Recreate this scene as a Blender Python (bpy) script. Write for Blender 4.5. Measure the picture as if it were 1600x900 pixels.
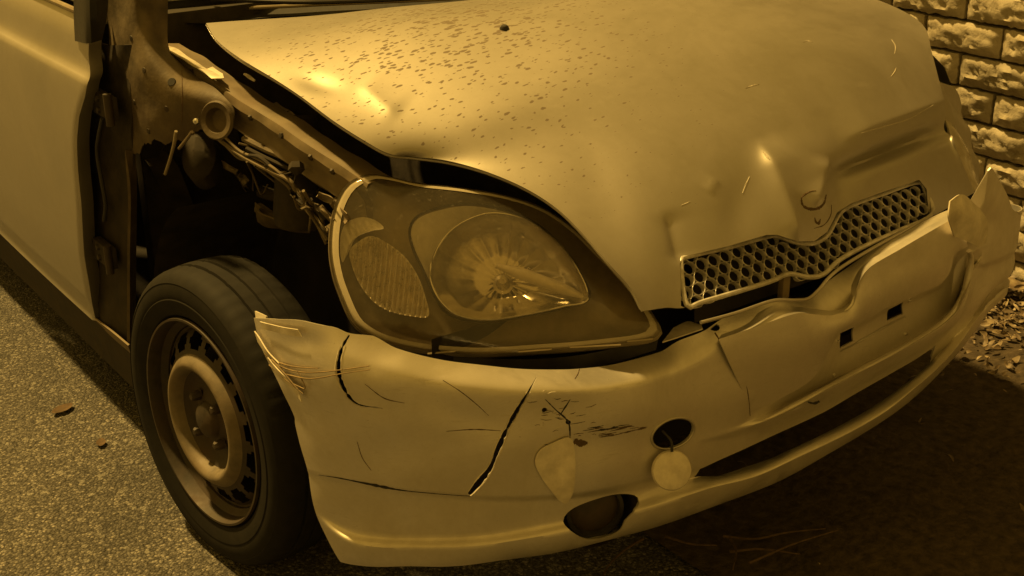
import bpy, bmesh, math, random
import numpy as np
from mathutils import Vector, Matrix
from mathutils.bvhtree import BVHTree

for o in list(bpy.data.objects): bpy.data.objects.remove(o)
scn = bpy.context.scene
col = scn.collection
random.seed(4); rng = np.random.default_rng(4)
RAD = math.radians

# ------------------------------------------------------------------ camera
# car axes: x towards the car's left side, y towards its tail, z up; front axle at y = 0
CP = np.array([-1.56857533, -1.98303622, 1.38364159])
YAW, PIT, ROL, FPX = 0.624318204, 0.392167240, -0.00801858660, 2044.46351
_d = np.array([math.sin(YAW)*math.cos(PIT), math.cos(YAW)*math.cos(PIT), -math.sin(PIT)])
_r = np.cross(_d, [0, 0, 1]); _r /= np.linalg.norm(_r); _u = np.cross(_r, _d)
_c, _s = math.cos(ROL), math.sin(ROL)
RT = np.array([_c*_r+_s*_u, -_s*_r+_c*_u, _d])
cd = bpy.data.cameras.new('camera'); cam = bpy.data.objects.new('camera', cd); col.objects.link(cam)
M = Matrix.Identity(4)
for i in range(3):
    M[i][0], M[i][1], M[i][2], M[i][3] = RT[0][i], RT[1][i], -RT[2][i], CP[i]
cam.matrix_world = M
cd.sensor_width = 36; cd.lens = 36*FPX/1600; cd.clip_start = 0.05; cd.clip_end = 300
scn.camera = cam
scn.render.resolution_x, scn.render.resolution_y = 1024, 576

# ------------------------------------------------------------------ light: one street-lamp sun, dim amber night sky
TO_SUN = Vector((-0.20, 0.56, 1.0)).normalized()
AMBER = (1.0, 0.63, 0.165)
w = bpy.data.worlds.new('World'); scn.world = w; w.use_nodes = True
nt = w.node_tree; bg = nt.nodes['Background']
sky = nt.nodes.new('ShaderNodeTexSky'); sky.sky_type = 'NISHITA'; sky.sun_disc = False
sky.sun_elevation = math.asin(TO_SUN.z); sky.sun_rotation = math.atan2(TO_SUN.x, TO_SUN.y)
bw = nt.nodes.new('ShaderNodeRGBToBW'); tint = nt.nodes.new('ShaderNodeMixRGB'); tint.blend_type = 'MULTIPLY'
tint.inputs[0].default_value = 1; tint.inputs[2].default_value = (1.0, 0.57, 0.09, 1)
glow = nt.nodes.new('ShaderNodeMixRGB'); glow.inputs[0].default_value = 0.7; glow.inputs[2].default_value = (3.6, 3.6, 3.6, 1)   # even town glow over the clear-sky gradient
nt.links.new(sky.outputs[0], bw.inputs[0]); nt.links.new(bw.outputs[0], glow.inputs[1]); nt.links.new(glow.outputs[0], tint.inputs[1])
nt.links.new(tint.outputs[0], bg.inputs[0]); bg.inputs[1].default_value = 0.060
ld = bpy.data.lights.new('sun', 'SUN'); ld.energy = 2.7; ld.angle = RAD(3); ld.color = AMBER
sun = bpy.data.objects.new('sun', ld); col.objects.link(sun)
sun.rotation_euler = TO_SUN.to_track_quat('Z', 'Y').to_euler()
scn.view_settings.view_transform = 'Standard'; scn.view_settings.look = 'None'
scn.view_settings.gamma = 1; scn.view_settings.exposure = 1.3
try: scn.view_settings.use_curve_mapping = False
except Exception: pass

# ------------------------------------------------------------------ maths helpers
def ray(px, py): return np.array([(px-800)/FPX, -(py-450)/FPX, 1.0]) @ RT
def at(px, py, x=None, y=None, z=None):
    d = ray(px, py)
    for i, v in enumerate((x, y, z)):
        if v is not None: return CP+d*((v-CP[i])/d[i])
def resample(P, n):
    P = np.asarray(P, float); L = np.r_[0, np.cumsum(np.linalg.norm(np.diff(P, axis=0), axis=1))]
    t = np.linspace(0, L[-1], n)
    return np.stack([np.interp(t, L, P[:, k]) for k in range(P.shape[1])], 1)
def spline(P, n, closed=False):
    P = np.asarray(P, float)
    Q = np.vstack([P[-1:], P, P[:2]]) if closed else np.vstack([2*P[0]-P[1], P, 2*P[-1]-P[-2]])
    out = []
    for i in range(1, len(Q)-2):
        for t in np.linspace(0, 1, 12, endpoint=False):
            a, b, c, d = Q[i-1:i+3]
            out.append(.5*((2*b)+(c-a)*t+(2*a-5*b+4*c-d)*t*t+(-a+3*b-3*c+d)*t**3))
    out.append(P[0] if closed else P[-1])
    r = resample(out, n+1 if closed else n)
    return r[:-1] if closed else r
def pchip(x, y, q):
    x = np.asarray(x, float); y = np.asarray(y, float); h = np.diff(x); dl = np.diff(y)/h
    m = np.zeros_like(y)
    for i in range(1, len(x)-1):
        if dl[i-1]*dl[i] > 0:
            a, b = 2*h[i]+h[i-1], h[i]+2*h[i-1]; m[i] = (a+b)/(a/dl[i-1]+b/dl[i])
    m[0], m[-1] = dl[0], dl[-1]
    q = np.clip(q, x[0], x[-1]); k = np.clip(np.searchsorted(x, q)-1, 0, len(h)-1)
    t = (q-x[k])/h[k]; t2, t3 = t*t, t**3
    return (2*t3-3*t2+1)*y[k]+(t3-2*t2+t)*h[k]*m[k]+(-2*t3+3*t2)*y[k+1]+(t3-t2)*h[k]*m[k+1]
def sm(a, b, v):
    t = np.clip((v-a)/(b-a), 0, 1); return t*t*(3-2*t)

# ------------------------------------------------------------------ materials
def mat(name):
    m = bpy.data.materials.new(name); m.use_nodes = True
    return m, m.node_tree, m.node_tree.nodes['Principled BSDF']
class NT:
    def __init__(s, t): s.t = t
    def n(s, ty, **kw):
        o = s.t.nodes.new('ShaderNode'+ty)
        for k, v in kw.items():
            if k.startswith('i_'): o.inputs[int(k[2:]) if k[2:].isdigit() else k[2:].replace('_', ' ')].default_value = v
            else: setattr(o, k, v)
        return o
    def l(s, a, b): s.t.links.new(a, b)
    def ramp(s, src, stops):
        r = s.n('ValToRGB'); e = r.color_ramp.elements
        while len(e) < len(stops): e.new(.5)
        for k, (p, c) in enumerate(stops):
            e[k].position = p; e[k].color = c if len(c) == 4 else (*c, 1)
        s.l(src, r.inputs[0]); return r
    def noise(s, scale, detail=4, rough=.55, vec=None, dist=0):
        o = s.n('TexNoise', i_Scale=scale, i_Detail=detail, i_Roughness=rough, i_Distortion=dist)
        if vec: s.l(vec, o.inputs['Vector'])
        return o
    def mix(s, f, a, b, mode='MIX'):
        o = s.n('MixRGB', blend_type=mode)
        for i, v in enumerate((f, a, b)):
            if hasattr(v, 'links'): s.l(v, o.inputs[i])
            else: o.inputs[i].default_value = v if i == 0 else (*v, 1)
        return o
    def math(s, op, a, b=None):
        o = s.n('Math', operation=op)
        for i, v in enumerate((a, b)):
            if v is None: continue
            if hasattr(v, 'links'): s.l(v, o.inputs[i])
            else: o.inputs[i].default_value = v
        return o.outputs[0]
    def bump(s, h, strength, dist, bsdf):
        b = s.n('Bump', i_Strength=strength, i_Distance=dist); s.l(h, b.inputs['Height'])
        s.l(b.outputs[0], bsdf.inputs['Normal']); return b
def simple(name, c, rough=.6, metal=0., spec=.5, var=.35, scale=30, bump=.2, bdist=.002, dirt=None, dirt_amt=.5):
    m, t, b = mat(name); g = NT(t); co = g.n('TexCoord').outputs['Object']
    nz = g.noise(scale, 5, .6, co)
    lo = tuple(v*(1-var) for v in c); hi = tuple(min(1, v*(1+var)) for v in c)
    cr = g.ramp(nz.outputs[0], [(.3, lo), (.7, hi)]); out = cr.outputs[0]
    if dirt:
        n2 = g.noise(scale*.27, 6, .65, co); k = g.ramp(n2.outputs[0], [(.42, (0, 0, 0)), (.68, (dirt_amt,)*3)])
        mx = g.mix(k.outputs[0], (0, 0, 0), dirt); g.l(out, mx.inputs[1]); out = mx.outputs[0]
    g.l(out, b.inputs['Base Color'])
    rr = g.ramp(nz.outputs[0], [(.2, (max(.05, rough-.12),)*3), (.8, (min(1, rough+.12),)*3)]); g.l(rr.outputs[0], b.inputs['Roughness'])
    b.inputs['Metallic'].default_value = metal; b.inputs['Specular IOR Level'].default_value = spec
    if bump: g.bump(nz.outputs[0], bump, bdist, b)
    return m
def paint(name, flecks=False, dirty=.35, k=1.):
    m, t, b = mat(name); g = NT(t); co = g.n('TexCoord').outputs['Object']
    n1 = g.noise(4, 7, .7, co, .4); n2 = g.noise(38, 7, .75, co); n3 = g.noise(900, 2, .5, co); n5 = g.noise(170, 5, .8, co)
    mp0 = g.n('Mapping'); mp0.inputs['Scale'].default_value = (9, 9, 60); mp0.inputs['Rotation'].default_value = (0, RAD(12), 0); g.l(co, mp0.inputs[0])
    n6 = g.noise(1.5, 5, .75, mp0.outputs[0], .3)                                  # rubbed streaks
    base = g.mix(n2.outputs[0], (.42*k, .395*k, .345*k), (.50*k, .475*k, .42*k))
    film = g.ramp(n1.outputs[0], [(.40, (0, 0, 0)), (.72, (dirty,)*3)])
    spots = g.ramp(n2.outputs[0], [(.58, (0, 0, 0)), (.76, (dirty*.8,)*3)])
    grit = g.ramp(n5.outputs[0], [(.62, (0, 0, 0)), (.72, (dirty*1.3,)*3)])
    strk = g.ramp(n6.outputs[0], [(.56, (0, 0, 0)), (.74, (dirty*.7,)*3)])
    am = g.math('MAXIMUM', g.math('MAXIMUM', film.outputs[0], spots.outputs[0]), g.math('MAXIMUM', grit.outputs[0], strk.outputs[0]))
    c1 = g.mix(am, (0, 0, 0), (.19, .15, .10)); g.l(base.outputs[0], c1.inputs[1])
    out = c1.outputs[0]; dirtfac = am
    if flecks:
        mp = g.n('Mapping'); mp.inputs['Scale'].default_value = (.62, 1.35, 1); mp.inputs['Rotation'].default_value = (0, 0, RAD(-14)); g.l(co, mp.inputs[0])
        wv = g.noise(60, 3, .6, mp.outputs[0])
        wm = g.n('VectorMath', operation='MULTIPLY_ADD'); g.l(wv.outputs['Color'], wm.inputs[0]); wm.inputs[1].default_value = (.012,)*3; g.l(mp.outputs[0], wm.inputs[2])
        vo = g.n('TexVoronoi', i_Scale=105, i_Randomness=1.0); g.l(wm.outputs[0], vo.inputs['Vector'])
        rnd = g.n('SeparateColor'); g.l(vo.outputs['Color'], rnd.inputs[0])
        # splashed side of the hood: flecks thin out with distance from a patch on the right half
        sep = g.n('SeparateXYZ'); g.l(co, sep.inputs[0])
        dx = g.math('DIVIDE', g.math('SUBTRACT', sep.outputs[0], -.30), .44); dy = g.math('DIVIDE', g.math('SUBTRACT', sep.outputs[1], -.04), .50)
        rr = g.math('SQRT', g.math('ADD', g.math('MULTIPLY', dx, dx), g.math('MULTIPLY', dy, dy)))
        n4 = g.noise(7, 4, .6, co); den = g.math('SUBTRACT', g.math('ADD', 1.02, g.math('MULTIPLY', n4.outputs[0], .45)), rr)
        siz = g.math('MULTIPLY', g.math('MULTIPLY', g.math('MAXIMUM', den, 0.), rnd.outputs[0]), .62)
        f = g.math('SUBTRACT', siz, vo.outputs['Distance']); f = g.math('MULTIPLY', f, 10.); f = g.math('MINIMUM', g.math('MAXIMUM', f, 0.), .85)
        c2 = g.mix(f, (0, 0, 0), (.085, .055, .028)); g.l(out, c2.inputs[1]); out = c2.outputs[0]
        dirtfac = g.math('MAXIMUM', am, f)
    g.l(out, b.inputs['Base Color'])
    g.l(g.math('MULTIPLY', g.math('SUBTRACT', 1., dirtfac), .92), b.inputs['Metallic'])
    ro = g.ramp(dirtfac, [(0, (.43,)*3), (.7, (.64,)*3)]); g.l(ro.outputs[0], b.inputs['Roughness'])
    b.inputs['Coat Weight'].default_value = .14; b.inputs['Coat Roughness'].default_value = .22
    bb = g.math('ADD', g.math('MULTIPLY', n3.outputs[0], .15), g.math('MULTIPLY', n2.outputs[0], .5))
    g.bump(bb, .12, .002, b)
    return m
MT = {}
MT['paint'] = paint('silver_paint', False, .42); MT['bumper'] = paint('silver_paint_lit', False, .55, 1.5); MT['hood'] = paint('silver_paint_flecked', True, .25, .88); MT['door'] = paint('silver_paint_door', False, .25)  # bumper's missing front light put into a lighter base; hood base darker
MT['inner'] = simple('dirty_inner_metal', (.115, .09, .055), .7, .1, .5, .5, 16, .5, .006, (.045, .028, .015), .9)
MT['rail'] = simple('dusty_primer_metal', (.16, .128, .08), .7, .05, .5, .25, 22, .25, .003, (.13, .09, .05), .8)
MT['pale'] = simple('pale_primer', (.25, .21, .14), .6, .05, .5, .2, 25, .2, .002, (.18, .12, .07), .6)
MT['black'] = simple('black_plastic', (.018, .016, .014), .55, 0, .4, .4, 40, .15)
MT['grime_shade'] = simple('grimy_shade_black', (.03, .024, .017), .8, 0, .3, .5, 25, .4, .004)  # grimy parts, and the shade painted on the rockers
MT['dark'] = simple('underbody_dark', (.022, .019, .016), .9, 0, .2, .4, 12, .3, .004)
MT['grille'] = simple('grille_plastic', (.52, .50, .46), .42, .35, .5, .25, 60, .1, .001, (.10, .075, .05), .4)
MT['steel'] = simple('rusty_steel', (.036, .029, .022), .65, .2, .5, .4, 45, .3, .002, (.05, .03, .018), .8)
MT['hub'] = simple('dusty_wheel_paint', (.14, .115, .08), .65, .1, .5, .3, 40, .25, .002, (.12, .085, .05), .6)
MT['chrome'] = simple('dull_chrome', (.72, .70, .66), .18, 1., .5, .08, 70, .12, .001, (.3, .24, .16), .3)
MT['chrome2'] = simple('hazy_reflector', (.58, .55, .50), .30, .85, .5, .15, 50, .12, .001, (.22, .17, .11), .45)
MT['bowl'] = simple('amber_housing', (.30, .25, .165), .42, .2, .5, .25, 20, .2, .002, (.10, .075, .045), .6)
MT['pale_plastic'] = simple('pale_lamp_plastic', (.82, .78, .70), .35, .1, .5, .12, 60, .1, .001)
MT['rib'] = simple('signal_ribs', (.62, .56, .44), .3, .35, .6, .2, 60, .1, .001)
MT['bare'] = simple('bare_torn_plastic', (.62, .57, .47), .5, .1, .5, .15, 50, .2, .001, (.2, .15, .09), .5)
MT['straw'] = simple('dry_straw', (.20, .145, .075), .7, 0, .3, .3, 80, .2)
MT['rust'] = simple('brown_scuff', (.085, .055, .03), .8, 0, .3, .4, 90, .3)
MT['scratch_glint'] = simple('pale_scratch_glint', (.40, .36, .29), .6, 0., .5, .2, 90, .2)
MT['glint'] = simple('screw_zinc', (.75, .73, .68), .3, 1., .5, .1, 90, .1)
MT['mortar'] = simple('mortar', (.10, .085, .065), .95, 0, .2, .3, 60, .6, .004)
def tyre_mat():
    m, t, b = mat('dusty_rubber'); g = NT(t); co = g.n('TexCoord').outputs['Object']
    n = g.noise(30, 6, .65, co); c = g.ramp(n.outputs[0], [(.3, (.005, .0047, .004)), (.75, (.012, .0105, .008))])
    g.l(c.outputs[0], b.inputs['Base Color']); b.inputs['Roughness'].default_value = .75; b.inputs['Specular IOR Level'].default_value = .22; g.bump(n.outputs[0], .25, .002, b); return m
MT['rubber'] = tyre_mat()
def lens_mat(name, haze):
    m, t, b = mat(name); g = NT(t); t.nodes.remove(b); out = t.nodes['Material Output']; co = g.n('TexCoord').outputs['Object']
    n = g.noise(16, 6, .68, co); n2 = g.noise(140, 4, .7, co)
    tr = g.n('BsdfTransparent', i_Color=(.93, .90, .83, 1)); gl = g.n('BsdfGlossy', i_Roughness=.09, i_Color=(1, 1, 1, 1))
    di = g.n('BsdfDiffuse', i_Color=(.46, .41, .31, 1)); fr = g.n('Fresnel', i_IOR=1.5)
    h = g.math('ADD', g.math('MULTIPLY', n.outputs[0], haze*.9), g.math('MULTIPLY', g.ramp(n2.outputs[0], [(.60, (0, 0, 0)), (.78, (1, 1, 1))]).outputs[0], .22))
    k = g.math('ADD', h, haze-.12)
    m1 = g.n('MixShader'); g.l(k, m1.inputs[0]); g.l(tr.outputs[0], m1.inputs[1]); g.l(di.outputs[0], m1.inputs[2])
    m2 = g.n('MixShader'); g.l(g.math('MULTIPLY', fr.outputs[0], .9), m2.inputs[0]); g.l(m1.outputs[0], m2.inputs[1]); g.l(gl.outputs[0], m2.inputs[2])
    bp = g.n('Bump', i_Strength=.08, i_Distance=.002); g.l(n2.outputs[0], bp.inputs['Height']); g.l(bp.outputs[0], gl.inputs['Normal'])
    g.l(m2.outputs[0], out.inputs['Surface']); return m
MT['lens'] = lens_mat('hazy_lens', .115); MT['lens_rim'] = lens_mat('yellowed_lens_edge', .62); MT['clear'] = lens_mat('clear_cover', .10)
def glass_mat():
    m, t, b = mat('window_glass'); g = NT(t); co = g.n('TexCoord').outputs['Object']; n = g.noise(120, 4, .7, co)
    c = g.ramp(n.outputs[0], [(.4, (.015, .016, .013)), (.7, (.10, .085, .05))]); g.l(c.outputs[0], b.inputs['Base Color'])
    b.inputs['Roughness'].default_value = .12; return m
MT['glass'] = glass_mat()
def road_mat():
    m, t, b = mat('asphalt'); g = NT(t); co = g.n('TexCoord').outputs['Object']
    v = g.n('TexVoronoi', i_Scale=190., i_Randomness=1.); g.l(co, v.inputs['Vector'])
    v2 = g.n('TexVoronoi', i_Scale=330., i_Randomness=1.); g.l(co, v2.inputs['Vector'])
    sc = g.n('SeparateColor'); g.l(v.outputs['Color'], sc.inputs[0]); n = g.noise(3, 6, .65, co); n2 = g.noise(60, 5, .7, co)
    st = g.ramp(sc.outputs[0], [(0, (.045, .042, .038)), (.55, (.095, .088, .078)), (.84, (.135, .127, .115)), (1, (.27, .25, .22))])
    gap = g.ramp(v.outputs['Distance'], [(.35, (1, 1, 1)), (.72, (.35, .34, .32))])
    c = g.mix(1., (0, 0, 0), (0, 0, 0), 'MULTIPLY'); g.l(st.outputs[0], c.inputs[1]); g.l(gap.outputs[0], c.inputs[2])
    v3 = g.n('TexVoronoi', i_Scale=80., i_Randomness=1.); g.l(co, v3.inputs['Vector']); s3 = g.n('SeparateColor'); g.l(v3.outputs['Color'], s3.inputs[0])
    pick = g.math('MULTIPLY', g.math('GREATER_THAN', s3.outputs[1], .80), g.math('LESS_THAN', v3.outputs['Distance'], g.math('MULTIPLY', s3.outputs[0], .55)))
    cs = g.mix(g.math('MULTIPLY', pick, .75), (0, 0, 0), (.20, .19, .17)); g.l(c.outputs[0], cs.inputs[1]); c = cs
    big = g.ramp(n.outputs[0], [(.3, (.66,)*3), (.7, (1.28,)*3)])
    c2 = g.mix(1., (0, 0, 0), (0, 0, 0), 'MULTIPLY'); g.l(c.outputs[0], c2.inputs[1]); g.l(big.outputs[0], c2.inputs[2])
    g.l(c2.outputs[0], b.inputs['Base Color']); b.inputs['Roughness'].default_value = .8
    h = g.math('ADD', g.math('MULTIPLY', v.outputs['Distance'], -1.), g.math('ADD', g.math('MULTIPLY', v2.outputs['Distance'], -.4), g.math('MULTIPLY', n2.outputs[0], .8)))
    g.bump(h, .8, .005, b); return m
MT['road'] = road_mat()
MT['soil'] = simple('soil', (.055, .042, .028), .95, 0, .2, .5, 45, .8, .01)
def stone_mat():
    m, t, b = mat('split_stone'); g = NT(t); co = g.n('TexCoord').outputs['Object']; oi = g.n('ObjectInfo')
    mp = g.n('VectorMath', operation='ADD'); g.l(co, mp.inputs[0]); sc = g.n('VectorMath', operation='SCALE'); sc.inputs['Scale'].default_value = 7.
    cx = g.n('CombineXYZ'); g.l(oi.outputs['Random'], cx.inputs[0]); g.l(oi.outputs['Random'], cx.inputs[2]); g.l(cx.outputs[0], sc.inputs[0]); g.l(sc.outputs[0], mp.inputs[1])
    n = g.noise(24, 8, .68, mp.outputs[0], .6); n2 = g.noise(9, 4, .6, mp.outputs[0])
    c = g.ramp(n.outputs[0], [(.3, (.33, .285, .21)), (.5, (.45, .40, .31)), (.72, (.55, .50, .41))])
    tn = g.ramp(oi.outputs['Random'], [(0, (.82,)*3), (1, (1.12,)*3)])
    c2 = g.mix(1., (0, 0, 0), (0, 0, 0), 'MULTIPLY'); g.l(c.outputs[0], c2.inputs[1]); g.l(tn.outputs[0], c2.inputs[2])
    g.l(c2.outputs[0], b.inputs['Base Color']); b.inputs['Roughness'].default_value = .85
    h = g.math('ADD', n.outputs[0], g.math('MULTIPLY', n2.outputs[0], .8)); g.bump(h, .5, .012, b); return m
MT['stone'] = stone_mat()
def leaf_mat():
    m, t, b = mat('dry_leaf'); g = NT(t); co = g.n('TexCoord').outputs['Object']
    v = g.n('TexNoise', i_Scale=31., i_Detail=3.); g.l(co, v.inputs['Vector'])
    c = g.ramp(v.outputs[0], [(.3, (.05, .034, .02)), (.5, (.14, .10, .058)), (.65, (.25, .195, .12)), (.8, (.40, .33, .22))])
    g.l(c.outputs[0], b.inputs['Base Color']); b.inputs['Roughness'].default_value = .6; return m
MT['leaf'] = leaf_mat()

# ------------------------------------------------------------------ mesh helpers
def mk(name, V, Fc, m, parent=None, smooth=True, angle=40, **props):
    me = bpy.data.meshes.new(name); me.from_pydata([tuple(map(float, v)) for v in V], [], [tuple(map(int, f)) for f in Fc]); me.update()
    if smooth:
        me.polygons.foreach_set('use_smooth', [True]*len(me.polygons)); me.set_sharp_from_angle(angle=RAD(angle))
    me.materials.append(MT[m] if isinstance(m, str) else m)
    o = bpy.data.objects.new(name, me); col.objects.link(o)
    if parent: o.parent = parent
    for k, v in props.items(): o[k] = v
    return o
def empty(name, loc=(0, 0, 0), parent=None, **props):
    o = bpy.data.objects.new(name, None); o.location = loc; o.empty_display_size = .1; col.objects.link(o)
    if parent: o.parent = parent
    for k, v in props.items(): o[k] = v
    return o
def gridf(n, m, cu=False, cv=False, flip=False):
    f = []
    for i in range(n if cu else n-1):
        for j in range(m if cv else m-1):
            a, b, c, d = i*m+j, ((i+1) % n)*m+j, ((i+1) % n)*m+(j+1) % m, i*m+(j+1) % m
            f.append((a, d, c, b) if flip else (a, b, c, d))
    return f
def tubev(path, rad, seg=8):
    P = np.asarray(path, float); n = len(P); rad = np.broadcast_to(rad, n)
    T = np.gradient(P, axis=0); T /= np.linalg.norm(T, axis=1)[:, None]+1e-12
    ref = np.array([.31, .2, .93]); V = []
    for i in range(n):
        a = np.cross(T[i], ref); a /= np.linalg.norm(a)+1e-9; b = np.cross(T[i], a)
        for k in range(seg):
            q = 2*math.pi*k/seg; V.append(P[i]+rad[i]*(math.cos(q)*a+math.sin(q)*b))
    F = gridf(n, seg, cv=True); F.append(tuple(range(seg))[::-1]); F.append(tuple((n-1)*seg+k for k in range(seg)))
    return V, F
def join(parts):
    V, F = [], []
    for v, f in parts:
        o = len(V); V += [tuple(x) for x in v]; F += [tuple(i+o for i in q) for q in f]
    return V, F
def boxv(c, h, R=None, bev=.12):
    # box with chamfered edges, half sizes h
    h = np.array(h, float); e = min(h)*bev*2; V = []; bm = bmesh.new(); bmesh.ops.create_cube(bm, size=2)
    for v in bm.verts: v.co = Vector((v.co.x*h[0], v.co.y*h[1], v.co.z*h[2]))
    bmesh.ops.bevel(bm, geom=list(bm.edges), offset=e, segments=2, profile=.6, affect='EDGES')
    V = [np.array(v.co) for v in bm.verts]; F = [tuple(l.vert.index for l in f.loops) for f in bm.faces]; bm.free()
    if R is not None: V = [np.array(R) @ v for v in V]
    return [v+np.array(c) for v in V], F
def patchv(G, n=24, m=24, noise=0., seed=0):
    # smooth surface through a small net of 3-D points
    G = np.asarray(G, float); rows = [spline(r, m) for r in G]; rows = np.array(rows)
    S = np.array([spline(rows[:, j], n) for j in range(m)]).transpose(1, 0, 2)
    return S
def normals(S):
    a = np.gradient(S, axis=0); b = np.gradient(S, axis=1); k = np.cross(a, b); return k/(np.linalg.norm(k, axis=2)[:, :, None]+1e-12)
def shell(S, th, flip=False):
    n, m = S.shape[:2]; N = normals(S)*(-1 if flip else 1); V = list(S.reshape(-1, 3))+list((S-N*th).reshape(-1, 3)); o = n*m
    F = gridf(n, m, flip=flip)+[tuple(i+o for i in f) for f in gridf(n, m, flip=not flip)]
    ring = [j for j in range(m)]+[i*m+m-1 for i in range(1, n)]+[(n-1)*m+j for j in range(m-2, -1, -1)]+[i*m for i in range(n-2, 0, -1)]
    for k in range(len(ring)):
        a, b = ring[k], ring[(k+1) % len(ring)]; F.append((b, a, a+o, b+o) if not flip else (a, b, b+o, a+o))
    return V, F
def lathe(prof, c, ax, seg=48, holes=None, wob=0):
    ax = np.array(ax)/np.linalg.norm(ax); a = np.cross(ax, [0, 0, 1.]); a /= np.linalg.norm(a); b = np.cross(ax, a)
    V = []; n = len(prof)
    for (h, r) in prof:
        for k in range(seg): q = 2*math.pi*k/seg; V.append(np.array(c)+ax*h+r*(math.cos(q)*a+math.sin(q)*b))
    F = gridf(n, seg, cv=True)
    return V, F
def bvh_of(o):
    me = o.data; return BVHTree.FromPolygons([v.co for v in me.vertices], [tuple(p.vertices) for p in me.polygons])
def drape(bvh, px, py, lift=0.):
    d = Vector(ray(px, py)).normalized(); h = bvh.ray_cast(Vector(CP), d)
    if h[0] is None: return None, None
    n = h[1] if h[1].dot(d) < 0 else -h[1]
    return np.array(h[0]+n*lift), np.array(n)
def fill_curve(pl, per=8):
    return spline(np.array(pl, float), max(6, per*len(pl)))
def strip(name, bvh, pl, wpx, m, parent, lift=.0008, **props):
    # narrow ribbon lying on a surface along a traced line; wpx = widths along it
    P = fill_curve(pl); n = len(P); T = np.gradient(P, axis=0); T /= np.linalg.norm(T, axis=1)[:, None]
    Nn = np.stack([-T[:, 1], T[:, 0]], 1); W = np.interp(np.linspace(0, 1, n), np.linspace(0, 1, len(wpx)), wpx)*.5
    W = W*(1+.35*rng.standard_normal(n)*.5)
    V, F = [], []; ok = []
    for i in range(n):
        a, na = drape(bvh, *(P[i]-Nn[i]*W[i]), lift*.2); b, nb = drape(bvh, *(P[i]+Nn[i]*W[i]), lift*.2); c, nc = drape(bvh, *P[i], lift)
        if a is None or b is None or c is None: continue
        V += [a, c, b]; ok.append(i)
    k = len(V)//3
    for i in range(k-1): F += [(3*i, 3*i+3, 3*i+4, 3*i+1), (3*i+1, 3*i+4, 3*i+5, 3*i+2)]
    if k > 1: return mk(name, V, F, m, parent, **props)
def crackpoly(pl, wpx):
    P = fill_curve(pl, 5); n = len(P); T = np.gradient(P, axis=0); T /= np.linalg.norm(T, axis=1)[:, None]
    Nn = np.stack([-T[:, 1], T[:, 0]], 1); W = np.interp(np.linspace(0, 1, n), np.linspace(0, 1, len(wpx)), wpx)*.5
    W = W*(1+.2*rng.standard_normal(n)); W = np.maximum(W, .35)
    return np.vstack([P-Nn*W[:, None], (P+Nn*W[:, None])[::-1]])
def prism(bvh, poly, depth=.03, lift=.02):
    pts = []; ns = []
    for p in poly:
        a, n = drape(bvh, *p)
        if a is None: continue
        pts.append(a); ns.append(n)
    nn = np.mean(ns, axis=0); nn /= np.linalg.norm(nn); k = len(pts)
    V = [p+nn*lift for p in pts]+[p-nn*depth for p in pts]
    F = [tuple(range(k)), tuple(range(2*k-1, k-1, -1))]+[(i, i+k, (i+1) % k+k, (i+1) % k) for i in range(k)]
    return V, F
def ellipse(cx, cy, a, b, rot, n=28):
    t = np.linspace(0, 2*math.pi, n, endpoint=False); c, s = math.cos(RAD(rot)), math.sin(RAD(rot))
    x, y = a*np.cos(t), b*np.sin(t); return np.stack([cx+c*x-s*y, cy+s*x+c*y], 1)
def solid_cut(o, th, cutters):
    # give a sheet its thickness and punch real openings through it
    md = o.modifiers.new('t', 'SOLIDIFY'); md.thickness = th; md.offset = -1
    tmp = []
    for v, f in cutters:
        bm = bmesh.new(); vs = [bm.verts.new(tuple(x)) for x in v]
        for q in f: bm.faces.new([vs[i] for i in q])
        bmesh.ops.recalc_face_normals(bm, faces=bm.faces); me = bpy.data.meshes.new('c'); bm.to_mesh(me); bm.free()
        c = bpy.data.objects.new('c', me); col.objects.link(c); tmp.append(c)
        b = o.modifiers.new('b', 'BOOLEAN'); b.object = c; b.operation = 'DIFFERENCE'; b.solver = 'EXACT'
    bpy.context.view_layer.update(); dg = bpy.context.evaluated_depsgraph_get()
    me = bpy.data.meshes.new_from_object(o.evaluated_get(dg)); old = o.data; o.modifiers.clear(); o.data = me; me.name = old.name
    for c in tmp: bpy.data.objects.remove(c)
    me.polygons.foreach_set('use_smooth', [True]*len(me.polygons)); me.set_sharp_from_angle(angle=RAD(38))

# ================================================================== SETTING
S = 60
mk('road', [(-S, -S, 0), (S, -S, 0), (S, S, 0), (-S, S, 0)], [(0, 1, 2, 3)], 'road', smooth=False, kind='structure')
# bare soil strip between the road and the wall, ragged edge, gently uneven
ys = np.linspace(-4, 7, 120); V = []
nx = 40
for y in ys:
    e = -.12+.10*math.sin(y*2.3+1)+.05*math.sin(y*7.1)+.02*rng.standard_normal()
    for k in range(nx):
        x = e+(1.5-e)*k/(nx-1); V.append((x, y, .004+.012*min(1, k/6)*(1+.8*math.sin(x*9+y*5)*math.sin(y*11))))
mk('verge', V, gridf(len(ys), nx, flip=True), 'soil', kind='structure')

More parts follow.
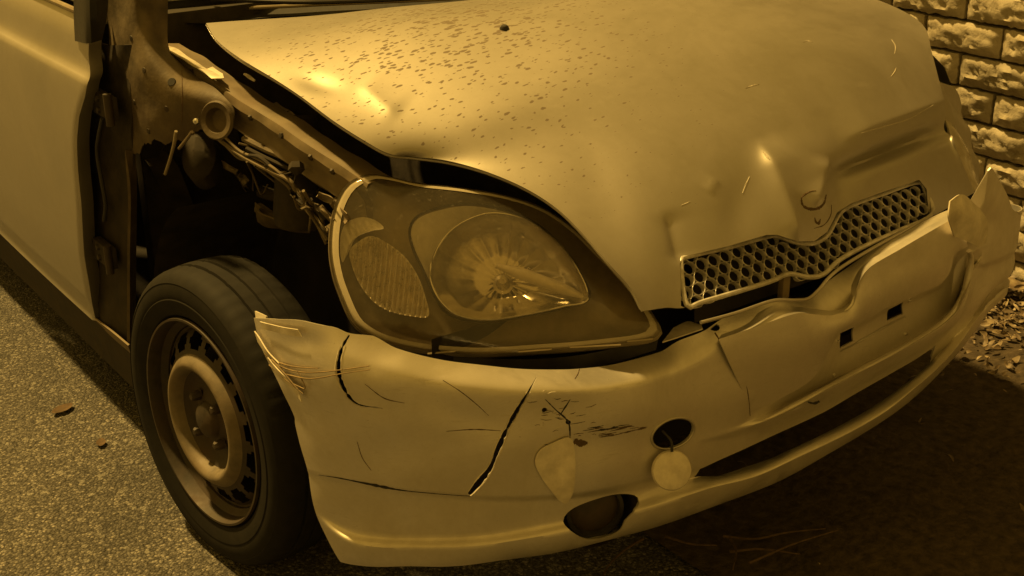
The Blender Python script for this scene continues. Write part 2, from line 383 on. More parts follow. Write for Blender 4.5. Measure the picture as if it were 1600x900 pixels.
# ---- stone wall beside the car
WX = 1.45; CH = .0868; BL = .242
wall = empty('stone_wall', (WX, 1, 0), label='pale split-face stone block wall standing behind the crashed car', category='wall')
wall_core = boxv((.155, -1.29, .83), (.13, 1.86, .83), bev=.02)
mk('mortar_core', *wall_core, 'mortar', wall, smooth=False)
stones = []
for vi in range(9):
    n, m = 22, 10; g = np.zeros((n, m, 3)); r2 = np.random.default_rng(50+vi)
    ph = r2.uniform(0, 6.3, (6, 2)); fr = r2.uniform(.6, 3.2, (6, 2)); am = r2.uniform(.3, 1, 6)
    for i in range(n):
        for j in range(m):
            u, v = i/(n-1), j/(m-1); e = min(1, min(u, 1-u)*n/2.6)*min(1, min(v, 1-v)*m/2.2); e = e**.6
            h = sum(am[k]*math.sin(fr[k, 0]*6.3*u+ph[k, 0])*math.sin(fr[k, 1]*5*v+ph[k, 1]) for k in range(6))/3
            g[i, j] = (-(.010+e*(.012+.0065*h+.0028*r2.standard_normal())), (u-.5)*(BL-.009)+(0 if 0 < i < n-1 else r2.normal()*.0012), (v-.5)*(CH-.008)+(0 if 0 < j < m-1 else r2.normal()*.0012))
    V = list(g.reshape(-1, 3)); F = gridf(n, m, flip=True); ring = [j for j in range(m)]+[i*m+m-1 for i in range(1, n)]+[(n-1)*m+j for j in range(m-2, -1, -1)]+[i*m for i in range(n-2, 0, -1)]
    b0 = len(V)
    for k in ring: V.append(np.array([.03, V[k][1], V[k][2]]))
    for k in range(len(ring)): a, b = ring[k], ring[(k+1) % len(ring)]; F.append((a, b, b0+(k+1) % len(ring), b0+k))
    me = bpy.data.meshes.new('stone'); me.from_pydata([tuple(map(float, v)) for v in V], [], F); me.update()
    me.polygons.foreach_set('use_smooth', [True]*len(me.polygons)); me.set_sharp_from_angle(angle=RAD(50)); me.materials.append(MT['stone']); stones.append(me)
z0 = .617-7*CH
for r in range(23):
    zc = z0+(r+.5)*CH
    if zc < .02 or zc > 1.66: continue
    off = .01 if r % 2 == 1 else .13
    for k in range(-9, 6):
        o = bpy.data.objects.new('stone', stones[(r*5+k*3+(r*k) % 4) % 9]); col.objects.link(o); o.parent = wall
        o.location = (0, off+(k+.5)*BL-1+random.gauss(0, .001), zc); 
        if random.random() < .5: o.rotation_euler = (RAD(180), 0, 0)
# ================================================================== CAR
car = empty('crashed_car', (0, 0, 0), label='crashed silver hatchback with crumpled hood, cracked bumper and missing front fender', category='car')

# ---- bumper: rails traced on the bumper's plan curve, (px, py, outward offset)
PL = spline([(-.800, -.05), (-.818, -.22), (-.816, -.36), (-.78, -.47), (-.68, -.56), (-.5, -.63), (-.3, -.67), (0, -.695), (.3, -.69), (.55, -.645), (.70, -.575), (.79, -.48), (.825, -.36), (.83, -.2), (.825, -.05)], 400)
PS_ = np.r_[0, np.cumsum(np.linalg.norm(np.diff(PL, axis=0), axis=1))]
PT = np.gradient(PL, axis=0); PT /= np.linalg.norm(PT, axis=1)[:, None]; PN = np.stack([PT[:, 1], -PT[:, 0]], 1)
def plan_sd(x, y):
    k = np.argmin((PL[:, 0]-x)**2+(PL[:, 1]-y)**2); return (x-PL[k, 0])*PN[k, 0]+(y-PL[k, 1])*PN[k, 1], PS_[k]
def wall_hit(px, py, off):
    d = ray(px, py); lo, hi = None, None; prev = None
    for t in np.arange(1.2, 4.2, .02):
        p = CP+d*t; sd, s = plan_sd(p[0], p[1])
        if prev is not None and prev > off >= sd: lo, hi = t-.02, t; break
        prev = sd
    if lo is None: # tangent to the silhouette: nearest approach
        t = min(np.arange(1.2, 4.2, .01), key=lambda t: abs(plan_sd(*(CP+d*t)[:2])[0]-off)); lo = hi = t
    for _ in range(30):
        c = (lo+hi)/2; p = CP+d*c
        if plan_sd(p[0], p[1])[0] > off: lo = c
        else: hi = c
    p = CP+d*hi; x, y = p[:2]
    k = np.argmin((PL[:, 0]-x)**2+(PL[:, 1]-y)**2); s = PS_[k]+(x-PL[k, 0])*PT[k, 0]+(y-PL[k, 1])*PT[k, 1]
    return s, p[2]
def s_of(x, y): return PS_[np.argmin((PL[:, 0]-x)**2+(PL[:, 1]-y)**2)]
O3 = lambda x, y, z, off=0.: ('P', x, y, z, off)
rails = dict(
 A=[(396, 497, 0), (430, 499, -.004), (480, 503, -.01), (520, 511, -.014), (548, 521, -.018), (580, 524, -.022), (620, 544, -.026), (690, 562, -.034), (760, 571, -.038), (840, 577, -.04), (900, 577, -.04), (960, 569, -.04), (1030, 551, -.04), (1060, 533, -.036), (1100, 517, -.032), (1130, 497, -.034), (1160, 484, -.04), (1205, 468, -.042), (1260, 467, -.05), (1290, 442, -.055), (1320, 420, -.055), (1370, 387, -.055), (1420, 360, -.055), (1460, 338, -.05), (1490, 326, -.04), (1510, 322, -.03), (1523, 322, -.012), (1528, 300, -.006), (1530, 276, -.002), (1534, 262, 0), (1547, 263, 0), (1561, 280, 0), (1573, 303, 0), (1583, 328, 0), O3(.80, -.42, .475), O3(.826, -.29, .46)],
 B=[(405, 535, 0), (450, 545, .0), (520, 556, .0), (600, 580, .0), (700, 603, .0), (800, 613, 0), (860, 614, 0), (930, 610, 0), (1000, 598, 0), (1060, 580, 0), (1100, 562, -.002), (1130, 534, -.004), (1180, 513, -.005), (1245, 490, -.018), (1300, 489, -.018), (1328, 464, -.018), (1350, 428, -.018), (1400, 394, -.018), (1450, 364, -.018), (1485, 346, -.018), (1515, 343, -.002), (1548, 338, 0), O3(.826, -.29, .445)],
 C=[(437, 600, 0), (500, 628, .004), (600, 664, .006), (700, 688, .006), (800, 697, .006), (900, 688, .006), (1000, 668, .006), (1080, 643, .005), (1150, 618, .004), (1200, 602, .003), (1250, 582, .002), (1290, 555, -.006), (1318, 519, -.021), (1345, 503, -.021), (1390, 478, -.021), (1425, 463, -.021), (1468, 445, -.021), (1482, 425, -.021), (1490, 400, -.021), (1512, 386, .004), (1530, 388, .003), (1560, 375, .002), O3(.826, -.29, .425)],
 C2=[(440, 606, 0), (500, 634, .004), (600, 670, .006), (700, 694, .006), (800, 703, .006), (900, 694, .006), (1000, 674, .006), (1080, 649, .005), (1150, 624, .004), (1200, 608, .003), (1250, 590, .001), (1290, 567, -.01), (1320, 530, -.024), (1345, 514, -.026), (1390, 489, -.026), (1425, 474, -.026), (1468, 455, -.026), (1488, 430, -.026), (1498, 409, -.02), (1515, 394, -.004), (1532, 393, .002), (1562, 381, .002), O3(.826, -.29, .415)],
 D0=[(455, 640, 0), (520, 685, .004), (600, 712, .006), (700, 730, .006), (800, 734, .006), (900, 725, .006), (1000, 705, .005), (1080, 682, .004), (1150, 663, .002), (1195, 648, -.006), (1230, 632, -.016), (1270, 611, -.022), (1330, 580, -.022), (1400, 543, -.022), (1460, 507, -.022), (1490, 478, -.022), (1505, 440, -.02), (1511, 415, -.014), (1518, 400, -.003), (1534, 400, .002), (1564, 390, .002), O3(.824, -.29, .40)],
 D1=[(460, 655, 0), (520, 696, .004), (600, 720, .006), (700, 738, .006), (800, 741, .006), (900, 732, .006), (1000, 712, .005), (1080, 690, .004), (1150, 671, .003), (1195, 658, .008), (1230, 642, .012), (1270, 621, .014), (1330, 589, .014), (1400, 552, .014), (1460, 517, .014), (1495, 487, .013), (1512, 450, .012), (1520, 425, .008), (1526, 412, .002), (1540, 412, .002), (1566, 400, .002), O3(.822, -.29, .385)],
 D2=[(460, 661, 0), (520, 702, 0.004), (600, 726, 0.006), (700, 744, 0.006), (800, 747, 0.006), (900, 738, 0.006), (1000, 718, 0.005), (1080, 696, 0.004), (1150, 681, -0.001), (1195, 668, 0.004), (1230, 652, 0.008), (1270, 631, 0.01), (1330, 599, 0.01), (1400, 562, 0.01), (1460, 527, 0.01), (1498, 497, 0.009), (1515, 460, 0.008), (1523, 435, 0.004), (1529, 422, -0.002), (1543, 422, -0.002), (1569, 410, -0.002), O3(.82, -.29, .375)],
 D=[(480, 735, 0), (560, 752, .004), (640, 765, .005), (740, 774, .005), (830, 776, .005), (900, 771, .004), (1000, 753, .003), (1085, 735, .002), (1130, 715, -.002), (1180, 693, -.004), (1230, 670, -.006), (1280, 647, -.008), (1340, 614, -.008), (1400, 580, -.008), (1440, 555, -.008), (1480, 522, -.006), (1500, 495, -.004), (1522, 470, 0), (1550, 445, .002), O3(.815, -.31, .345)],
 E=[(482, 741, -.002), (560, 758, .0), (640, 771, .001), (740, 780, .001), (830, 782, .001), (900, 778, .0), (1000, 763, -.004), (1085, 745, -.012), (1130, 742, -.018), (1200, 718, -.022), (1280, 682, -.022), (1350, 644, -.02), (1400, 611, -.018), (1450, 570, -.014), (1480, 540, -.01), (1500, 515, -.006), (1522, 485, -.002), (1550, 457, 0), O3(.813, -.315, .33)],
 F0=[(492, 795, 0), (560, 834, -0.005), (650, 840, -0.001), (780, 833, 0.001), (900, 811, 0.001), (1000, 782, 0.001), (1100, 754, 0.002), (1180, 733, 0.007), (1250, 701, 0.007), (1320, 668, 0.007), (1380, 633, 0.007), (1440, 585, 0.007), (1480, 548, 0.003), (1505, 516, -0.003), (1527, 485, -0.01), (1550, 458, -0.013), O3(.805, -.32, .30)],
 F=[(497, 812, 0), (560, 850, .008), (650, 856, .012), (780, 849, .014), (900, 827, .014), (1000, 798, .014), (1100, 766, .015), (1180, 745, .020), (1250, 713, .020), (1320, 680, .020), (1380, 645, .020), (1440, 597, .020), (1480, 560, .016), (1505, 528, .010), (1527, 497, .003), (1550, 470, 0), O3(.805, -.32, .285)],
 G=[(532, 878, -.004), (590, 886, -.002), (650, 886, .002), (760, 879, .004), (900, 856, .004), (1020, 824, .004), (1100, 797, .004), (1200, 759, .004), (1300, 707, .004), (1400, 642, .003), (1460, 590, .002), (1500, 548, .0), (1527, 512, -.002), (1548, 485, -.004), O3(.795, -.33, .25)],
)
RK = list(rails); RS = {}
for k in RK:
    q = []
    for e in rails[k]:
        if e[0] == 'P': q.append((s_of(e[1], e[2]), e[3], e[4]))
        else: s, z = wall_hit(*e); q.append((s, z, e[2]))
    out = [q[0]]
    for a in q[1:]:
        if a[0] > out[-1][0]+.004: out.append(a)
    RS[k] = np.array(out)
# underside return
g_ = RS['G'].copy(); g_[:, 1] -= .004; g_[:, 2] -= .03; RS['H'] = g_; RK.append('H')
NC = 300; tau = np.linspace(0, 1, NC); smin = min(RS[k][0, 0] for k in RK); smax = max(RS[k][-1, 0] for k in RK)
cols = []
for k in RK:
    q = RS[k]; s = smin+(smax-smin)*tau
    s = s+(q[0, 0]-smin)*np.maximum(0, 1-tau/.3)**2+(q[-1, 0]-smax)*np.maximum(0, 1-(1-tau)/.15)**2
    cols.append(np.stack([s, pchip(q[:, 0], q[:, 1], s), pchip(q[:, 0], q[:, 2], s)], 1))
cols = np.array(cols)                                    # rail, column, (s, z, off)
sub = [9, 9, 4, 8, 4, 4, 7, 2, 7, 5, 6, 3]
vn = np.arange(len(RK), dtype=float); vq = np.concatenate([np.linspace(i, i+1, n, endpoint=False) for i, n in enumerate(sub)]+[[len(RK)-1.]])
nodes = np.r_[0, np.cumsum([.05+np.mean(np.abs(np.diff(cols[:, :, 1], axis=0)), axis=1)[i]+np.mean(np.abs(np.diff(cols[:, :, 2], axis=0)), axis=1)[i] for i in range(len(RK)-1)])]
nodes = np.r_[0, np.cumsum(np.mean(np.hypot(np.diff(cols[:, :, 1], axis=0), np.diff(cols[:, :, 2], axis=0)), axis=1)+.002)]
vv = np.interp(vq, vn, nodes)
BS = np.zeros((NC, len(vv), 3)); sv = np.zeros((NC, len(vv)))
for j in range(NC):
    s = pchip(nodes, cols[:, j, 0], vv); z = pchip(nodes, cols[:, j, 1], vv); o = pchip(nodes, cols[:, j, 2], vv)
    x = np.interp(s, PS_, PL[:, 0]); y = np.interp(s, PS_, PL[:, 1]); nx_ = np.interp(s, PS_, PN[:, 0]); ny_ = np.interp(s, PS_, PN[:, 1])
    BS[j] = np.stack([x+nx_*o, y+ny_*o, z], 1); sv[j] = s
def proj(P):
    q = (np.asarray(P)-CP) @ RT.T; return np.stack([800+FPX*q[..., 0]/q[..., 2], 450-FPX*q[..., 1]/q[..., 2]], -1)
# knocks and ripples pressed into the plastic, placed by where they sit on the car
BN = normals(BS); 
if BN[NC//2, 20, 1] > 0: BN = -BN
pp = proj(BS)
def dent(pp, cx, cy, a, b, rot, h):
    c, s = math.cos(RAD(rot)), math.sin(RAD(rot)); dx, dy = pp[..., 0]-cx, pp[..., 1]-cy
    return h*np.exp(-((c*dx+s*dy)/a)**2-((-s*dx+c*dy)/b)**2)
D = np.zeros(BS.shape[:2])
for a in [(470, 535, 40, 22, 10, -.006), (580, 560, 35, 30, 40, -.006), (620, 610, 60, 25, 20, .004), (530, 600, 30, 40, 0, .005), (870, 650, 60, 40, 0, -.005), (930, 690, 80, 25, -10, -.004),
          (700, 640, 80, 20, 15, -.003), (1150, 650, 40, 60, 20, .003), (1210, 560, 60, 40, -25, .003), (1400, 420, 60, 25, -30, -.004), (760, 720, 50, 60, 20, .003), (1550, 430, 25, 40, 0, -.006), (1545, 350, 20, 25, 0, -.008)]:
    D += dent(pp, *a)
D += .0012*np.sin(pp[..., 0]*.031+pp[..., 1]*.047)*np.sin(pp[..., 0]*.013-pp[..., 1]*.022)
BS = BS+BN*D[..., None]
# rows between intake rails are open from the intake's start onward
iD = int(np.argmin(np.abs(vv-nodes[RK.index('D')]))); iE = int(np.argmin(np.abs(vv-nodes[RK.index('E')])))
s_open = np.interp(1092, [p[0] for p in rails['D'][:9]], [wall_hit(*p)[0] for p in rails['D'][:9]]); s_close = RS['E'][RS['E'][:, 0] < 9][-6, 0]
nR = len(vv); F = []
for f in gridf(NC, nR):
    i, j = f[0]//nR, f[0] % nR
    if iD <= j < iE and s_open < sv[i, j] < s_close: continue
    F.append(f)
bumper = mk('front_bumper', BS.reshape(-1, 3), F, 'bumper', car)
bm = bmesh.new(); bm.from_mesh(bumper.data); bm.faces.ensure_lookup_table()
fl = sum(1 for f in bm.faces if f.normal.dot(f.calc_center_median()-Vector((0, 0, f.calc_center_median().z))) < 0)
if fl > len(bm.faces)/2: bmesh.ops.reverse_faces(bm, faces=bm.faces)
bm.to_mesh(bumper.data); bm.free()
bb = bvh_of(bumper)
FOG = [(880, 815), (893, 796), (928, 781), (965, 772), (994, 775), (998, 790), (986, 804), (976, 815), (970, 828), (950, 839), (920, 843), (898, 834)]
CR1 = crackpoly([(838, 590), (826, 612), (806, 645), (790, 675), (777, 705), (768, 728), (752, 750), (733, 773)], [1, 3, 6, 6.5, 8.5, 6.5, 12, 7])
CR2 = crackpoly([(548, 520), (536, 540), (530, 560), (529, 580), (534, 600), (545, 620), (562, 633), (598, 638)], [2, 4, 5, 6, 6, 4, 2.5, 1])
CR3 = crackpoly([(498, 742), (530, 747), (575, 756), (628, 766)], [1, 2, 4, 1])
cuts = [spline(np.array(FOG, float), 40, True), ellipse(1050, 677, 34, 21, -24), CR1, CR2,
        np.array([(1313, 521), (1334, 511), (1333, 533), (1312, 545)], float), np.array([(1388, 484), (1411, 472), (1411, 491), (1386, 502)], float),
        ellipse(851, 641, 4.5, 4, 0, 12), ellipse(888, 660, 4.5, 3.5, 20, 12), ellipse(1116, 511, 9, 6, 15, 14)]
solid_cut(bumper, .0028, [prism(bb, c) for c in cuts])
bbs = bb

# broken centre panel of the bumper, standing proud of the plate recess
def wall_pt(px, py, off):
    s, z = wall_hit(px, py, off); k = lambda A: np.interp(s, PS_, A)
    return np.array([k(PL[:, 0])+k(PN[:, 0])*off, k(PL[:, 1])+k(PN[:, 1])*off, z])
Q0 = [(1130, 517), (1165, 500), (1215, 474), (1250, 480), (1300, 483), (1322, 470), (1331, 442), (1352, 411), (1402, 382), (1440, 360), (1470, 342), (1480, 335), (1486, 331), (1490, 328)]
Q1 = [(1123, 530), (1180, 511), (1243, 490), (1270, 491), (1302, 492), (1328, 476), (1338, 448), (1358, 418), (1406, 389), (1444, 367), (1474, 350), (1486, 343), (1492, 340), (1497, 338)]
Q2 = [(1145, 578), (1200, 562), (1256, 540), (1276, 530), (1304, 512), (1332, 494), (1352, 472), (1378, 448), (1420, 425), (1448, 412), (1474, 398), (1488, 382), (1495, 372), (1506, 360)]
Q3 = [(1174, 642), (1216, 624), (1262, 598), (1284, 572), (1310, 524), (1345, 503), (1368, 490), (1392, 477), (1426, 461), (1450, 452), (1470, 443), (1485, 424), (1492, 398), (1512, 385)]
def prail(Q, off): return resample([wall_pt(*q, o) for q, o in zip(Q, np.broadcast_to(off, len(Q)))], 2*len(Q)-1) if False else np.array([wall_pt(*q, o) for q, o in zip(Q, np.broadcast_to(off, len(Q)))])
off3 = [.0035, .0035, .004, .005]+[.008]*10
N_ = 150; PR = [spline(prail(Q0, -.026), N_), spline(prail(Q1, [.004]*4+[.002]*10), N_), spline(prail(Q2, [.009]*3+[.011]*11), N_), spline(prail(Q3, off3), N_)]
rows = [PR[0], PR[0]*.5+PR[1]*.5]
for t_ in np.linspace(0, 1, 14): rows.append(PR[1]*(1-t_)*(1-2*t_)+PR[2]*4*t_*(1-t_)+PR[3]*t_*(2*t_-1))
rows.append(PR[3]+np.array([0, .012, -.002]))
PS3 = np.array(rows); fl = ((normals(PS3)*(PS3-CP)).sum(2).mean() > 0)
pp3 = proj(PS3); PS3 = PS3-(normals(PS3)*(-1 if not fl else 1))*(dent(pp3, 1400, 420, 60, 20, -28, -.004)+dent(pp3, 1225, 545, 40, 22, -20, .002)+dent(pp3, 1330, 480, 16, 22, 0, -.005))[..., None]
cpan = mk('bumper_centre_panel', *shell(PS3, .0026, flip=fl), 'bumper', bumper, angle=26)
rimq = [(1186, 660), (1215, 648), (1262, 625), (1330, 589), (1400, 552), (1455, 520), (1488, 492), (1506, 462), (1514, 430), (1517, 404), (1514, 392)]
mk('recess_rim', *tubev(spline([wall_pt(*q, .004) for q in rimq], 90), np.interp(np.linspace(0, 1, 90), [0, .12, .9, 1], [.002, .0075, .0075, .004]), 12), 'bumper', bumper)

# ---- things on the bumper
dk = 'black'
for sd in (-1, 1):     # raw plastic along the split
    strip('torn_edge', bb, [(826+sd*3, 612), (806+sd*5, 645), (790+sd*5, 675), (777+sd*6, 705), (768+sd*5, 728), (752+sd*8, 750), (735+sd*5, 771)], [.5, 1.6, 1.2, 2.2, 1.4, 2.2, .6], 'bare', bumper)
    strip('torn_edge', bb, [(536+sd*4, 540), (530+sd*4, 560), (529+sd*5, 580), (534+sd*5, 600), (546+sd*3, 619-sd*2)], [.5, 1.6, 1.8, 1.4, .5], 'bare', bumper)
strip('crack', bb, [(498, 742), (530, 747), (575, 756), (628, 766), (690, 772), (735, 775)], [1, 2, 4, 1.5, .8, .6], dk, bumper)
strip('crack', bb, [(852, 624), (868, 640), (888, 660), (891, 690)], [1, 2, 3, 1], dk, bumper)
strip('crack', bb, [(874, 650), (882, 638), (891, 624)], [1, 2.5, 1], dk, bumper)
strip('crack', bb, [(692, 594), (720, 612), (745, 632), (764, 650)], [.6, 1.4, 1.4, .6], 'rust', bumper)
strip('crack', bb, [(697, 674), (740, 671), (782, 673)], [.6, 1.8, .8], 'rust', bumper)
strip('crack', bb, [(570, 600), (600, 622), (632, 630)], [.6, 1.6, .6], 'rust', bumper)
strip('crack', bb, [(558, 690), (566, 715), (580, 735)], [.6, 1.2, .6], 'rust', bumper)
strip('seam', bb, [(1117, 520), (1135, 548), (1152, 576), (1165, 600), (1170, 625), (1172, 650)], [2.2, 2.2, 2.2, 1.8, 1.2, .6], 'rust', bumper)
strip('seam', bb, [(906, 574), (903, 584), (898, 592)], [1, 1.6, .8], 'rust', bumper)
strip('crack', bb, [(1262, 628), (1272, 630), (1280, 627)], [2, 4, 3], dk, bumper, .002)
strip('scuff', bb, [(897, 688), (905, 692), (918, 692)], [8, 12, 4], 'rust', bumper)
r8 = np.random.default_rng(8)
for k in range(34):      # rubbed marks round the split: short, thin, mostly along the car's width
    cx, cy = r8.normal(872, 28), r8.normal(652, 18); L = r8.uniform(4, 18); a = r8.uniform(-.35, .15)
    strip('scuff', bb, [(cx, cy), (cx+L*.5, cy+L*.5*a+r8.uniform(-1.5, 1.5)), (cx+L, cy+L*a)], [.3, r8.uniform(.5, 1.6), .3], ('rust', 'bare', 'rust', 'black')[k % 4], bumper)
for k in range(26):      # dark rubber scrape
    cx, cy = r8.normal(948, 24), r8.normal(675, 4.5); L = r8.uniform(8, 30)
    strip('scuff', bb, [(cx, cy), (cx+L*.5, cy-L*.10+r8.uniform(-1, 1)), (cx+L, cy-L*.18)], [.3, r8.uniform(.8, 3.2), .3], 'rust' if k % 3 else 'black', bumper)
# peeled flap of paint and the round tow cover hanging from the bumper
def plaque(name, bvh, poly, th, m, parent, lift=.003, bulge=.0, tilt=None, n=48, rings=8):
    P = spline(np.array(poly, float), n, True); c = P.mean(0); Q, NN = [], []
    for r in np.linspace(0, 1, rings)[1:]:
        for p in P:
            a, nn = drape(bvh, *(c+(p-c)*r)); Q.append(a); NN.append(nn)
    a, nn = drape(bvh, *c); N0 = nn
    V = [a+nn*(lift+bulge)]; k = 0
    for ri, r in enumerate(np.linspace(0, 1, rings)[1:]):
        for i in range(n):
            h = lift+bulge*(1-r*r)
            if tilt is not None: h += tilt(*(c+(P[i]-c)*r))
            V.append(Q[k]+NN[k]*h); k += 1
    F = [(0, 1+i, 1+(i+1) % n) for i in range(n)]
    for r in range(rings-2):
        for i in range(n): a_, b_ = 1+r*n+i, 1+r*n+(i+1) % n; F.append((a_, a_+n, b_+n, b_))
    o = len(V); base = 1+(rings-2)*n
    for i in range(n): V.append(V[base+i]-N0*th)
    for i in range(n): F.append((base+i, o+i, o+(i+1) % n, base+(i+1) % n))
    F.append(tuple(o+i for i in range(n))[::-1])
    return mk(name, V, F, m, parent)
plaque('paint_flap', bb, [(835, 722), (842, 703), (860, 692), (889, 682), (896, 705), (897, 735), (893, 768), (881, 785), (866, 772), (847, 748)], .0022, 'bare', bumper, .0035, 0., lambda x, y: .00003*(x-836))
# ring and cover of the towing eye
def dome_ring(name, poly, bvh, r, m, parent, lift):
    P = spline(np.array(poly, float), 60, True); Q = [drape(bvh, *p, lift)[0] for p in P]; Q.append(Q[0]); Q.append(Q[1])
    v, f = tubev(Q, r, 8); return mk(name, v, f, m, parent)
dome_ring('tow_eye_rim', ellipse(1051, 677, 35, 22, -24), bb, .0022, 'paint', bumper, .0005)
tc = drape(bb, 1040, 716)[0]+np.array([-.004, -.022, 0]); tn = np.array([-.42, -.84, .34]); tc = CP+ray(1050, 735)*(((tc-CP) @ tn)/(ray(1050, 735) @ tn))
cov = mk('tow_cover', *lathe([(.004, .0005), (.0042, .012), (.0036, .024), (.0022, .0300), (-.001, .0318), (-.005, .0316), (-.005, .028)], tc, tn, 56), 'bare', bumper)
mk('cover_tether', *tubev(spline([tc+np.array([.002, .004, .03]), tc+np.array([.006, .012, .045]), tc+np.array([.004, .03, .055])], 16), .0022, 6), 'black', cov)
# dark reinforcing structure behind the plastic, seen through the gaps
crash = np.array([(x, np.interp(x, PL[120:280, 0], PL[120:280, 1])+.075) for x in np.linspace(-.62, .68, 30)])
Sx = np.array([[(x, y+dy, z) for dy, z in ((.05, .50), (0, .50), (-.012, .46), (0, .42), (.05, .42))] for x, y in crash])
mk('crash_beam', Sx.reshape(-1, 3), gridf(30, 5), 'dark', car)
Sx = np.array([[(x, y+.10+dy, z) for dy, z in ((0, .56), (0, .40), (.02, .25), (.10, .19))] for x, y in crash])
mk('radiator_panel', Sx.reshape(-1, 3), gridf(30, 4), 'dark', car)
# front fog lamp in its recess
fc, fn = drape(bb, 938, 810); fn = np.array([-.35, -.92, .05]); fn /= np.linalg.norm(fn)
fog = empty('fog_lamp', tuple(fc-fn*.035), bumper)
fv, ff = lathe([(-.03, .034), (.0, .046), (.012, .047), (.012, .041), (.004, .039)], (0, 0, 0), fn); mk('housing', fv, ff, 'black', fog)
fv, ff = lathe([(.010, .0005), (.0095, .015), (.007, .03), (.003, .041)], (0, 0, 0), fn); mk('lens', fv, ff, 'steel', fog)
fv, ff = lathe([(-.06, .02), (-.055, .062), (.0, .068)], tuple(fc-fn*.03), fn); mk('fog_recess', fv, ff, 'grime_shade', bumper)
# plate screws
for q in ((1303, 586), (1415, 522), (1421, 469), (1309, 533)):
    c, n = drape(bb, *q); v, f = lathe([(.0035, .0004), (.0028, .0026), (0, .0034), (-.001, .0034)], c, n, 14); mk('screw', v, f, 'glint', bumper)
# lower ridge of the plate bracket
strip('bracket_ridge', bb, [(1312, 549), (1340, 535), (1380, 512), (1414, 494)], [2, 3, 3, 2], 'paint', bumper, .003)

# ---- hood: outline traced in 3-D, skin relaxed between its edges, then dents
def e3(L): return np.array([at(q[0], q[1], z=q[2]) if len(q) == 3 else q[1:] for q in L])
HL = e3([(322, 37, .902), (338, 62, .90), (375, 92, .89), (430, 124, .875), (470, 150, .862), (520, 188, .842), (570, 220, .82), (607, 240, .80), (640, 244, .79), (700, 252, .784), (760, 268, .774), (820, 293, .758), (870, 325, .738), (912, 366, .712), (950, 410, .682), (985, 450, .648), (1004, 486, .618)])
HR = e3([('P', .60, .36, .90), ('P', .63, .16, .905), ('P', .66, -.05, .90), (1380, 3, .885), (1440, 37, .862), (1456, 82, .828), (1468, 130, .785), (1478, 180, .735), (1490, 222, .70), (1506, 262, .65), (1522, 301, .603)])
HB = e3([(322, 37, .902), (420, 30, .905), (520, 22, .908), (620, 12, .912), (740, 2, .916), ('P', .1, .20, .92), ('P', .35, .26, .915), ('P', .60, .36, .90)])
HF = e3([(1004, 486, .618), (1040, 481, .604), (1075, 480, .594), (1150, 459, .590), (1240, 436, .588), (1310, 404, .588), (1400, 363, .590), (1458, 337, .594), (1492, 318, .598), (1522, 301, .603)])
n, m = 230, 250
L_, R_ = spline(HL, n), spline(HR, n); B_, F_ = spline(HB, m), spline(HF, m)
u = np.linspace(0, 1, m)[None, :, None]; t = np.linspace(0, 1, n)[:, None, None]
HS = (1-u)*L_[:, None]+u*R_[:, None]+(1-t)*B_[None]+t*F_[None]-((1-t)*(1-u)*B_[0]+(1-t)*u*B_[-1]+t*(1-u)*F_[0]+t*u*F_[-1])
for _ in range(900):
    HS[1:-1, 1:-1] = .25*(HS[2:, 1:-1]+HS[:-2, 1:-1]+HS[1:-1, 2:]+HS[1:-1, :-2])
uu, tt = u[0, :, 0][None, :], t[:, 0, 0][:, None]
bul = (1-np.abs(2*uu-1)**2.6)*(1-np.abs(2*tt-1)**3.0)
HN = normals(HS); 
if HN[n//2, m//2, 2] < 0: HN = -HN
HS = HS+(HN*.45+np.array([0, -.15, .85])*.55)*(.060*bul)[..., None]
pp = proj(HS); D = np.zeros((n, m))
def ridge(pp, a, b, wl, wr, h, fade=.18):
    # crease from a to b: sharp crest, widths differ on the two sides
    a, b = np.array(a, float), np.array(b, float); d = b-a; L = np.linalg.norm(d); d /= L; q = pp-a
    s = q @ d/L; e = q[..., 0]*(-d[1])+q[..., 1]*d[0]
    r_ = np.sqrt(e*e+12)-12**.5; f = np.where(e > 0, np.exp(-r_/wl), np.exp(-r_/wr)); k = sm(-fade, fade, s)*(1-sm(1-fade, 1+fade, s))
    return h*f*k
D += ridge(pp, (1194, 238), (1240, 374), 12, 54, .019, .2)
D += dent(pp, 1160, 320, 34, 60, 10, -.008)
D += ridge(pp, (1290, 258), (1266, 320), 20, 10, .012)
D += dent(pp, 1312, 300, 22, 40, 25, -.010)
D += dent(pp, 1405, 230, 85, 13, -22, -.032) + dent(pp, 1330, 262, 40, 18, -25, -.008)
D += ridge(pp, (1330, 212), (1470, 160), 9, 44, .012)
D += dent(pp, 1420, 285, 40, 24, -20, .007)
D += ridge(pp, (1046, 338), (1062, 405), 9, 22, -.008)
D += dent(pp, 1010, 400, 30, 60, -30, .004)
D += dent(pp, 497, 130, 30, 13, 12, -.003) + ridge(pp, (568, 136), (616, 178), 12, 24, .0024)
D += ridge(pp, (1108, 300), (1120, 280), 5, 9, .003)
D += dent(pp, 1250, 120, 170, 80, 10, -.006) + dent(pp, 760, 190, 120, 40, -20, .003) + dent(pp, 940, 300, 40, 70, -30, -.004)
D += .0014*np.sin(HS[..., 0]*13+HS[..., 1]*7)*np.sin(HS[..., 1]*15-HS[..., 0]*5)
HN = normals(HS); 
if HN[n//2, m//2, 2] < 0: HN = -HN
HS = HS+HN*D[..., None]
a_ = normals(HS)[n//2, m//2, 2] > 0
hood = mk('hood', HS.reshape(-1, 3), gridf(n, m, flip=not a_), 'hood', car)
hb = bvh_of(hood)
GR = [(1064, 478), (1062, 412), (1072, 400), (1140, 384), (1198, 367), (1214, 367), (1245, 377), (1272, 377), (1292, 363), (1308, 332), (1330, 318), (1380, 300), (1436, 281), (1448, 296), (1460, 344), (1462, 362), (1400, 395), (1310, 440), (1180, 480), (1090, 500)]
